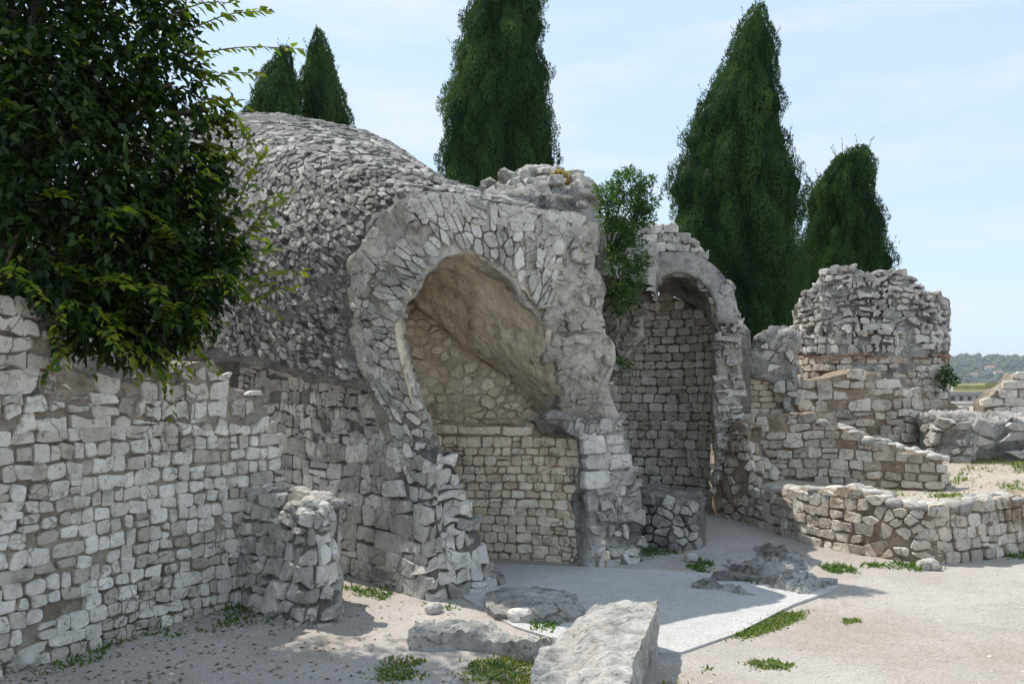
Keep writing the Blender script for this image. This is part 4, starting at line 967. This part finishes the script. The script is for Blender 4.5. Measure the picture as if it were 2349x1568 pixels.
cypress([(14, 1733, 1749), (60, 1690, 1770), (150, 1654, 1786), (250, 1602, 1802), (350, 1562, 1818), (450, 1532, 1836), (520, 1528, 1842), (620, 1560, 1840), (720, 1620, 1830), (800, 1660, 1800)], 22, 'tallest spreading cypress with a forked tip behind the arched niche', 2, 950)
cypress([(340, 1968, 1984), (365, 1905, 1998), (400, 1880, 2008), (450, 1852, 2014), (520, 1843, 2024), (600, 1832, 2034), (700, 1805, 2030), (800, 1800, 2020)], 26, 'short rounded cypress behind the round rubble tower', 3, 900)
cypress([(112, 648, 664), (150, 618, 682), (200, 586, 692), (260, 556, 702), (400, 540, 710)], 29, 'slim cypress half hidden by leafy branches above the dome', 4, 800)
cypress([(72, 726, 734), (110, 708, 752), (160, 696, 768), (210, 692, 786), (270, 690, 800), (400, 680, 810)], 30, 'slim cypress with a bare spike tip above the dome', 5, 800)

# leafy tree over the left wall
rg = np.random.default_rng(21)
tree = thing('broadleaf_tree', 'big dark leafy tree leaning over the long masonry wall', 'tree', (-4.3, 6.9, 0))
trunk = np.array([(-4.3, 6.9, -.1), (-4.25, 6.8, 1.2), (-4.05, 6.6, 2.3), (-3.9, 6.4, 3.4), (-3.8, 6.3, 4.6)])
V, Fc = tube(catmull(trunk, 5), np.linspace(.17, .05, 21), 9); obj('trunk', V, Fc, M_BARK, tree)
lobes = [(100, 30, 6.3, 290), (280, 110, 6.2, 165), (-60, 330, 6.0, 300), (130, 340, 5.9, 300), (350, 360, 6.1, 165), (200, 560, 5.7, 220), (430, 540, 6.0, 125), (40, 540, 5.3, 150), (340, 670, 5.7, 140),
         (460, 640, 5.9, 90), (230, 745, 5.45, 80), (370, 770, 5.7, 65), (290, 790, 5.6, 50), (-300, 250, 6.2, 380), (150, -300, 6.6, 380), (-250, -200, 6.6, 380), (390, 40, 6.3, 60), (400, 190, 6.2, 75), (500, 560, 6.1, 70), (440, 420, 6.1, 90), (300, 560, 5.9, 150), (60, 640, 5.2, 75), (180, 700, 5.35, 110), (430, 720, 5.8, 70), (480, 250, 6.2, 50)]
LP, LR = np.array([at(u, v, y) for u, v, y, r_ in lobes]), np.array([r_ / F_PX * y for u, v, y, r_ in lobes])
for k in range(len(lobes)):
    s0 = trunk[2] if LP[k][2] < 3.3 else trunk[3]; mid = (s0 + LP[k]) / 2 + np.array((0, 0, .12))
    V, Fc = tube(catmull([s0, mid, LP[k]], 5), np.linspace(.05, .012, 11), 6); obj('limb', V, Fc, M_BARK, tree)
cnt = (LR ** 2 * 6200).astype(int); k = np.repeat(np.arange(len(lobes)), cnt); n = len(k)
u = unit(rg.normal(0, 1, (n, 3))); rad = rg.uniform(.15, 1.0, n) ** .45
P = LP[k] + u * (LR[k] * rad)[:, None] * (1 + .22 * vnoise(LP[k] + u * 3, 5))[:, None]
cl = vnoise(P * 5.5, 9) + .7 * vnoise(P * 11, 10); m = (cl > -.15) | (rad < .55); P, u, k = P[m], u[m], k[m]; n = len(P)
out = unit(u * (1, 1, .4) + np.array((.25, -.25, -.25)))
D = unit(out + rg.normal(0, .55, (n, 3)) - np.array((0, 0, .35))); N = unit(np.array((0, 0, 1.0)) + rg.normal(0, .5, (n, 3)) + u * .3)
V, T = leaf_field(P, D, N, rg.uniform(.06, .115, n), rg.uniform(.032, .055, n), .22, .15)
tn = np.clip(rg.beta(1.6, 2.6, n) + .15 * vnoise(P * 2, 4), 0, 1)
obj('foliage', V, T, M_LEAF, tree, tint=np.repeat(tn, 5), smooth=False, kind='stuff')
print('tree leaves', n)
LEAFM = {}
for q in range(6):
    tq = q / 5.0; V1, T1 = leaf_field(np.zeros((1, 3)), np.array([(1., 0, 0)]), np.array([(0., 0, 1)]), np.array([1.0]), np.array([.5]), .16, .12)
    LEAFM[q] = raw_mesh('leaf', V1, T1, M_LEAFB, .35 + .65 * tq, False)
from mathutils import Matrix
def spray(parent, p0, p1, nl, size, sag=.04, side=1):
    p0, p1 = np.asarray(p0), np.asarray(p1); L = np.linalg.norm(p1 - p0); mid = (p0 + p1) / 2 + np.array((0, 0, sag)); c = catmull([p0, mid, p1], 8)
    V, Fc = tube(c, np.linspace(.006, .002, len(c)), 5); obj('twig', V, Fc, M_TWIG, parent)
    for i in range(nl):
        f = .12 + .9 * i / nl; p = np.array([np.interp(min(f, 1) * (len(c) - 1), np.arange(len(c)), c[:, j]) for j in range(3)]); d = unit(p1 - p0)
        s = unit(np.cross(d, (0, 0, 1))) * (1 if i % 2 else -1)
        D = unit(d * rg.uniform(.5, 1.0) + s * rg.uniform(.3, .9) + np.array((0, 0, rg.uniform(-.75, .15)))); N = unit(np.array((0, 0, 1.)) + rg.normal(0, .4, 3))
        S = unit(np.cross(D, N)); N = np.cross(S, D); sz = size * rg.uniform(.65, 1.15)
        o = bpy.data.objects.new('leaf', LEAFM[rg.integers(0, 6)]); COL.objects.link(o); o.parent = parent
        Mx = Matrix(np.c_[D * sz, -S * sz, N * sz].tolist()).to_4x4(); Mx.translation = Vector(p - ORG[parent]); o.matrix_basis = Mx
# free sprays round the crown
FP_, FD_, FN_ = [], [], []
for i in range(150):
    k_ = rg.integers(0, len(lobes)); d0 = unit(rg.normal(0, 1, 3) * (1, 1, .7) + np.array((.7, -.3, .2))); p0 = LP[k_] + d0 * LR[k_] * .8; L_s = rg.uniform(.18, .42)
    dd = unit(d0 + rg.normal(0, .35, 3) + np.array((.15, 0, -.15))); m_ = rg.integers(9, 17); f = np.linspace(.1, 1, m_)[:, None]
    pts = p0 + dd * L_s * f - np.array((0, 0, .12)) * f * f; sd = unit(np.cross(dd, (0, 0, 1))) * np.where(np.arange(m_) % 2, 1, -1)[:, None]
    FP_.append(pts); FD_.append(unit(dd * .7 + sd * .8 + rg.normal(0, .2, (m_, 3)) - np.array((0, 0, .3)))); FN_.append(unit(np.array((0, 0, 1.)) + rg.normal(0, .35, (m_, 3))))
FP_, FD_, FN_ = np.vstack(FP_), np.vstack(FD_), np.vstack(FN_); n = len(FP_)
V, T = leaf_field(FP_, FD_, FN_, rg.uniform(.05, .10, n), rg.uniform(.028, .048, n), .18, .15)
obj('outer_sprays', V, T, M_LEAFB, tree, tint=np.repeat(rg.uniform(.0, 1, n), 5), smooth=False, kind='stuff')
for (a_, b_, y, nl, sz) in [((420, 130), (692, 112), 6.1, 26, .095), ((430, 70), (612, 24), 6.0, 22, .10), ((400, 30), (545, 8), 6.1, 16, .10), ((450, 190), (605, 170), 6.1, 18, .10), ((440, 240), (545, 235), 6.0, 14, .11),
                       ((470, 400), (612, 318), 6.1, 18, .08), ((490, 530), (668, 440), 6.1, 30, .08), ((520, 600), (640, 575), 6.1, 20, .08), ((530, 650), (697, 622), 6.1, 26, .08), ((500, 690), (625, 655), 6.0, 20, .08),
                       ((450, 330), (550, 360), 6.0, 14, .09), ((440, 470), (560, 500), 6.1, 16, .06), ((300, 800), (318, 885), 5.3, 6, .09), ((420, 760), (520, 740), 5.8, 14, .07), ((560, 540), (650, 460), 6.0, 18, .08), ((540, 480), (610, 350), 6.05, 16, .08), ((560, 700), (680, 660), 6.0, 18, .08), ((520, 560), (630, 520), 6.0, 18, .08)]:
    spray(tree, at(*a_, y), at(*b_, y), nl, sz)

def bush(name, label, lobes, seed, leafs, mat, size, cat='shrub', stem0=None, dens=3000):
    rg = np.random.default_rng(seed); LP = np.array([at(u, v, y) for u, v, y, r_ in lobes]); LR = np.array([r_ / F_PX * y for u, v, y, r_ in lobes])
    base = np.asarray(stem0 if stem0 is not None else LP[np.argmin(LP[:, 2])]); t = thing(name, label, cat, base)
    parts = [tube(catmull([base, (base + p) / 2 + rg.normal(0, .03, 3), p], 4), np.linspace(.012, .003, 9), 5) for p in LP]
    for V, Fc in parts: obj('stem', V, Fc, M_TWIG, t)
    w = LR ** 2 / (LR ** 2).sum(); k = rg.choice(len(LP), leafs, p=w); u = unit(rg.normal(0, 1, (leafs, 3))); rad = rg.uniform(.1, 1.15, leafs) ** .5
    P = LP[k] + u * (LR[k] * rad)[:, None]; m = vnoise(P * (1.2 / LR.mean()), seed) + .8 * vnoise(P * (3.0 / LR.mean()), seed + 1) > -.15; P, u = P[m], u[m]; n = len(P)
    D = unit(u + rg.normal(0, .6, (n, 3)) + np.array((0, 0, .1))); N = unit(np.array((0, -.3, 1.)) + rg.normal(0, .6, (n, 3)))
    V, T = leaf_field(P, D, N, rg.uniform(.6, 1.2, n) * size, rg.uniform(.35, .6, n) * size, .2, .1)
    obj('foliage', V, T, mat, t, tint=np.repeat(np.clip(rg.normal(.45, .28, n), 0, 1), 5), smooth=False, kind='stuff'); return t
bush('hanging_shrub', 'green shrub rooted in the pier top and hanging between the two arches',
     [(1395, 450, 8.55, 38), (1440, 425, 8.6, 40), (1480, 455, 8.6, 34), (1492, 415, 8.6, 14), (1425, 490, 8.5, 52), (1470, 490, 8.6, 34), (1415, 540, 8.45, 40), (1450, 575, 8.5, 40), (1420, 610, 8.4, 32), (1450, 640, 8.5, 32), (1430, 680, 8.45, 38), (1415, 665, 8.4, 22), (1425, 712, 8.45, 12), (1478, 600, 8.55, 18)],
     31, 12000, M_SHRUB, .042, stem0=at(1395, 590, 8.55))
bush('small_shrub', 'small bright green bush growing at the right foot of the round tower', [(2166, 862, 14.2, 14), (2172, 848, 14.2, 10), (2185, 870, 14.2, 12), (2160, 880, 14.2, 10)], 33, 500, M_SHRUB, .07, stem0=at(2165, 895, 14.2))
bush('pier_weed', 'tuft of leaves growing from the right edge of the pier', [(1432, 835, 8.35, 14), (1445, 842, 8.35, 10), (1422, 828, 8.35, 8)], 34, 220, M_SHRUB, .035)

# grass and weeds
def blades(spots, seed, name, mat, hgt, wid, tl=(0, 1)):
    rg = np.random.default_rng(seed); Ps = []
    for (poly, n, zf) in spots:
        poly = np.array(poly); lo, hi = poly.min(0), poly.max(0); q = rg.uniform(lo, hi, (n * 3, 2)); q = q[inpoly(q, poly)]
        cc = poly.mean(0); ex_ = rg.random(len(q)) < .28; q = np.where(ex_[:, None], cc + (q - cc) * rg.uniform(1.0, 1.5, (len(q), 1)), q)
        m = fbm(np.c_[q, np.zeros(len(q))], 2.4, 3, seed) + rg.normal(0, .12, len(q)) > .0; q = q[m][:n]
        Ps.append(np.c_[q, zf(q[:, 0], q[:, 1])])
    P = np.vstack(Ps); n = len(P)
    D = unit(np.c_[rg.normal(0, .75, (n, 2)), rg.uniform(.35, 1.1, n)]); N = unit(rg.normal(0, 1, (n, 3)) + np.array((0, -.4, .6)))
    sc_ = .6 + .5 * rg.random(n)
    V, T = leaf_field(P, D, N, sc_ * rg.uniform(*hgt, n), sc_ * rg.uniform(*wid, n), .15, .12)
    return obj(name, V, T, mat, None, tint=np.repeat(np.clip(rg.uniform(*tl, n), 0, 1), 5), smooth=False, kind='stuff')
flat = lambda x, y: ground_z(x, y) - .005
pg = lambda pts, z=0: [gp(u, v, z)[:2] for u, v in pts]
blades([(pg([(1675, 1462), (1760, 1415), (1800, 1402), (1848, 1400), (1835, 1420), (1790, 1440), (1740, 1458)]), 2600, flat),
        (pg([(1930, 1420), (1960, 1416), (1978, 1424), (1940, 1430)]), 160, flat), (pg([(1710, 1522), (1760, 1512), (1820, 1525), (1800, 1536), (1740, 1534)]), 420, flat),
        (pg([(1588, 1538), (1620, 1532), (1645, 1542), (1620, 1548)]), 160, flat),
        (pg([(1060, 1560), (1080, 1520), (1160, 1505), (1200, 1478), (1245, 1470), (1248, 1500), (1225, 1540), (1210, 1600), (1060, 1600)]), 2100, flat),
        (pg([(862, 1560), (880, 1510), (930, 1502), (985, 1515), (940, 1530), (990, 1552), (900, 1562)]), 800, flat),
        (pg([(1515, 1600), (1522, 1530), (1545, 1522), (1585, 1545), (1580, 1600)]), 900, flat)], 41, 'grass', M_GRASS, (.02, .05), (.008, .018))
blades([(pg([(60, 1560), (240, 1480), (430, 1420), (540, 1385), (600, 1400), (660, 1425), (560, 1440), (400, 1460), (230, 1520)]), 1500, flat),
        (pg([(740, 1300), (800, 1310), (900, 1345), (950, 1365), (930, 1390), (850, 1370), (760, 1330)]), 1300, flat),
        (pg([(990, 1385), (1030, 1378), (1060, 1395), (1000, 1400)]), 400, flat), (pg([(1215, 1420), (1250, 1402), (1300, 1420), (1260, 1450), (1225, 1445)]), 700, flat),
        (pg([(1560, 1290), (1600, 1280), (1700, 1325), (1740, 1345), (1620, 1318)]), 900, flat), (pg([(1880, 1295), (1950, 1300), (1960, 1312), (1900, 1312)]), 350, flat),
        (pg([(1980, 1292), (2060, 1290), (2150, 1302), (2100, 1310), (2000, 1300)]), 500, flat), (pg([(2290, 1275), (2349, 1262), (2360, 1280), (2300, 1285)]), 500, flat),
        (pg([(1460, 1260), (1500, 1250), (1560, 1268), (1480, 1275)]), 260, flat)], 42, 'weeds', M_GRASS, (.03, .09), (.01, .025), (0, .45))
tz = lambda x, y: terr_z(x, y)
blades([([(5.7, 10.9), (6.4, 11.7), (9, 11.7), (9, 10.0), (6.6, 10.0)], 5200, tz), ([(4.6, 10.3), (5.2, 10.0), (5.6, 10.3), (5.0, 10.6)], 700, tz), ([(5.4, 9.3), (6.4, 10.0), (6.8, 9.9), (6, 9.2)], 900, tz),
        ([(3.6, 11.2), (4.6, 10.8), (5.2, 10.4), (4.5, 10.5)], 500, tz), ([(4.2, 9.6), (4.8, 9.3), (5.0, 9.6)], 300, tz)], 43, 'terrace_grass', M_GRASS, (.03, .09), (.01, .022))
# dry tufts on the concrete mass and shoulder
bush('dry_tuft', 'dry yellow grass tuft on the concrete mass', [(1290, 412, 9.9, 16), (1275, 408, 9.9, 10)], 51, 500, leaf_mat('dry_grass', [(.28, .22, .10), (.36, .29, .14), (.2, .2, .07)], .3), .06, 'plant')

# fine gravel and pebbles on the open ground
def pebbles(seed, n):
    rg = np.random.default_rng(seed); V0, F0 = ico(1); Vs, Fs, k, tn = [], [], 0, []
    F0 = np.array(F0)
    y = rg.uniform(4.4, 9.5, n); x = rg.uniform(-3.0, 6.0, n); s = rg.uniform(.004, .010, n) * np.where(rg.random(n) < .05, 2.0, 1)
    z = ground_z(x, y); W = V0[None] * (s[:, None] * rg.uniform(.6, 1.3, (n, 3)))[:, None, :] * (1, 1, .6) + np.c_[x, y, z][:, None, :]
    Fq = (F0[None] + (np.arange(n) * len(V0))[:, None, None]).reshape(-1, 3)
    return obj('pebbles', W.reshape(-1, 3), Fq, M_LIME, None, tint=np.repeat(rg.random(n), len(V0)), kind='stuff')
pebbles(5, 2600)

# leaf litter under the tree and along the walls
rg = np.random.default_rng(77); q = np.c_[rg.uniform(-3.2, .2, 1500), rg.uniform(4.3, 7.4, 1500)]; q = q[rg.random(1500) < np.clip(1.15 - (q[:, 0] + 3.0) / 2.6, .12, 1)]; n = len(q)
V, T = leaf_field(np.c_[q, ground_z(q[:, 0], q[:, 1]) + .004], np.c_[rg.normal(0, 1, (n, 2)), rg.normal(0, .12, n)], np.array((0, 0, 1.)) + rg.normal(0, .25, (n, 3)), rg.uniform(.015, .05, n), rg.uniform(.01, .025, n), .2, .1)
obj('leaf_litter', V, T, leaf_mat('dead_leaf', [(.08, .055, .03), (.15, .10, .05), (.22, .16, .08)], .1), None, tint=np.repeat(rg.random(n), 5), smooth=False, kind='stuff')
# ------------------------------------------------------------------ far town and hills
M_HILL = NT('wooded_hill'); _c = M_HILL.mix(M_HILL.rng(M_HILL.noise(.03, 6, .7), .42, .6, 0, 1), (.018, .038, .016), (.075, .10, .045)); M_HILL = M_HILL.done(_c, .95)
def hill_z(x, y):
    P = np.c_[x, y, 0 * x]
    return -70 + (172 + 26 * fbm(P, .0016, 4, 3) + 10 * fbm(P, .012, 3, 5)) * sst(y + .05 * x, 1100, 2700) + 11 * np.abs(fbm(P, .03, 3, 8)) * sst(y, 1200, 1600)
V, Fc = grid_mesh(np.linspace(-3500, 5200, 330), np.concatenate([np.linspace(900, 2900, 130), np.linspace(3000, 4500, 8)]), hill_z)
o = obj('hills', V, Fc, M_HILL, origin=(0, 900, -70)); o['kind'] = 'structure'
def plain(name, c, r=.85):
    t = NT(name); return t.done(t.mix(1.0, c, t.ramp(t.noise(.35, 5, .6), [(.3, (.82, .82, .82)), (.7, (1.08, 1.08, 1.08))]), 'MULTIPLY'), r)
M_BW, M_BG, M_BY, M_BR, M_GL = plain('white_render', (.62, .60, .56)), plain('grey_render', (.30, .30, .30)), plain('olive_render', (.34, .32, .15)), plain('roof_tile', (.36, .2, .13)), plain('window_glass', (.05, .06, .07), .15)
def box(x0, x1, y0, y1, z0, z1):
    V = np.array([(x, y, z) for z in (z0, z1) for y in (y0, y1) for x in (x0, x1)], float)
    return V, [[0, 2, 3, 1], [4, 5, 7, 6], [0, 1, 5, 4], [1, 3, 7, 5], [3, 2, 6, 7], [2, 0, 4, 6]]
def house(name, u0, u1, vt, y, dep, zb, mat, label, cat, cols=3, rows_=2, roof=None, group=None):
    a_, b_ = at(u0, vt, y), at(u1, vt, y); t = thing(name, label, cat, ((a_[0] + b_[0]) / 2, y, zb), group)
    V, Fc = box(a_[0], b_[0], y, y + dep, zb, a_[2]); obj('wall', V, Fc, mat, t, smooth=False)
    w = (b_[0] - a_[0]); h = a_[2] - zb; e = w * .02 + .1
    if roof == 'gable':
        zt = a_[2]; V = np.array([(a_[0] - e, y - e, zt), (b_[0] + e, y - e, zt), (b_[0] + e, y + dep + e, zt), (a_[0] - e, y + dep + e, zt), (a_[0] - e, y + dep / 2, zt + w * .16), (b_[0] + e, y + dep / 2, zt + w * .16)])
        obj('roof', V, [[0, 1, 5, 4], [2, 3, 4, 5], [0, 4, 3], [1, 2, 5], [3, 2, 1, 0]], M_BR, t, smooth=False)
    else:
        V, Fc = box(a_[0] - e, b_[0] + e, y - e, y + dep + e, a_[2], a_[2] + .03 * w + .15); obj('parapet', V, Fc, mat, t, smooth=False)
    vh = min(h, w * .9 * rows_ / max(cols, 1))
    for i in range(cols):
        for j in range(rows_):
            x0 = a_[0] + w * (i + .3) / cols; x1 = a_[0] + w * (i + .7) / cols; z1 = a_[2] - vh * (j + .25) / rows_; z0 = a_[2] - vh * (j + .75) / rows_
            V, Fc = box(x0, x1, y - .03 - w * .004, y + .2, z0, z1); obj('window', V, Fc, M_GL, t, smooth=False)
    return t
house('concrete_building', 2120, 2290, 905, 150, 14, -16, M_BG, 'long plain grey building beyond the edge of the site', 'building', 9, 1)
house('concrete_building', 2262, 2420, 884, 185, 14, -20, M_BY, 'taller olive coloured block with dark windows beyond the site', 'building', 7, 2)
house('white_building', 2176, 2200, 886, 330, 12, -40, M_BW, 'small white flat roofed house beside the wide white one', 'building', 3, 1)
house('white_building', 2230, 2264, 883, 300, 14, -40, M_BW, 'wide white flat roofed building in front of the wooded hill', 'building', 5, 1)
for k, (u0, u1, v, mt, lb_) in enumerate([(2262, 2284, 842, M_BW, 'largest pale villa high on the wooded hill'), (2284, 2302, 852, M_BW, 'low pale villa beside the largest one on the hill'), (2228, 2246, 858, M_BW, 'pale villa lower on the hill than the largest one'),
                                       (2305, 2318, 858, M_BY, 'small ochre villa at the right of the hill'), (2208, 2222, 852, M_BW, 'tiny pale house among the trees of the hill')]):
    y = 1550.0; c = at((u0 + u1) / 2, v, y)
    for yy in np.linspace(1150, 2650, 200):
        c = at((u0 + u1) / 2, v + 8, yy)
        if hill_z(np.array([c[0]]), np.array([yy]))[0] > c[2]: y = yy; break
    house('hill_villa', u0, u1, v, y - 6, 14, at(u0, v, y)[2] - 16 - y * .004, mt, lb_, 'house', 3, 2, 'gable', 'villas on the far hill')

rg = np.random.default_rng(9); V0, F0 = ico(1); F0 = np.array(F0); n = 1500
y_ = rg.uniform(1250, 2650, n); x_ = y_ * rg.uniform(.45, .68, n); s_ = rg.uniform(4, 11, n); z_ = hill_z(x_, y_)
W_h = V0[None] * (s_[:, None] * rg.uniform(.7, 1.3, (n, 3)))[:, None, :] + np.c_[x_, y_, z_ + s_ * .4][:, None, :]
obj('hill_woods', W_h.reshape(-1, 3), (F0[None] + (np.arange(n) * len(V0))[:, None, None]).reshape(-1, 3), M_HILL, None, kind='stuff')

# ------------------------------------------------------------------ air
hz = bpy.data.materials.new('air'); hz.use_nodes = True; hn = hz.node_tree.nodes; hn.clear()
ho = hn.new('ShaderNodeOutputMaterial'); hv = hn.new('ShaderNodeVolumePrincipled'); hv.inputs['Color'].default_value = (.80, .88, 1.0, 1); hv.inputs['Density'].default_value = .00014; hv.inputs['Anisotropy'].default_value = .0
hz.node_tree.links.new(hv.outputs[0], ho.inputs['Volume'])
V, Fc = box(-4200, 6000, -3300, 4900, -80, 190)
obj('haze', V, Fc, hz, origin=(0, 0, -80), smooth=False, kind='stuff')
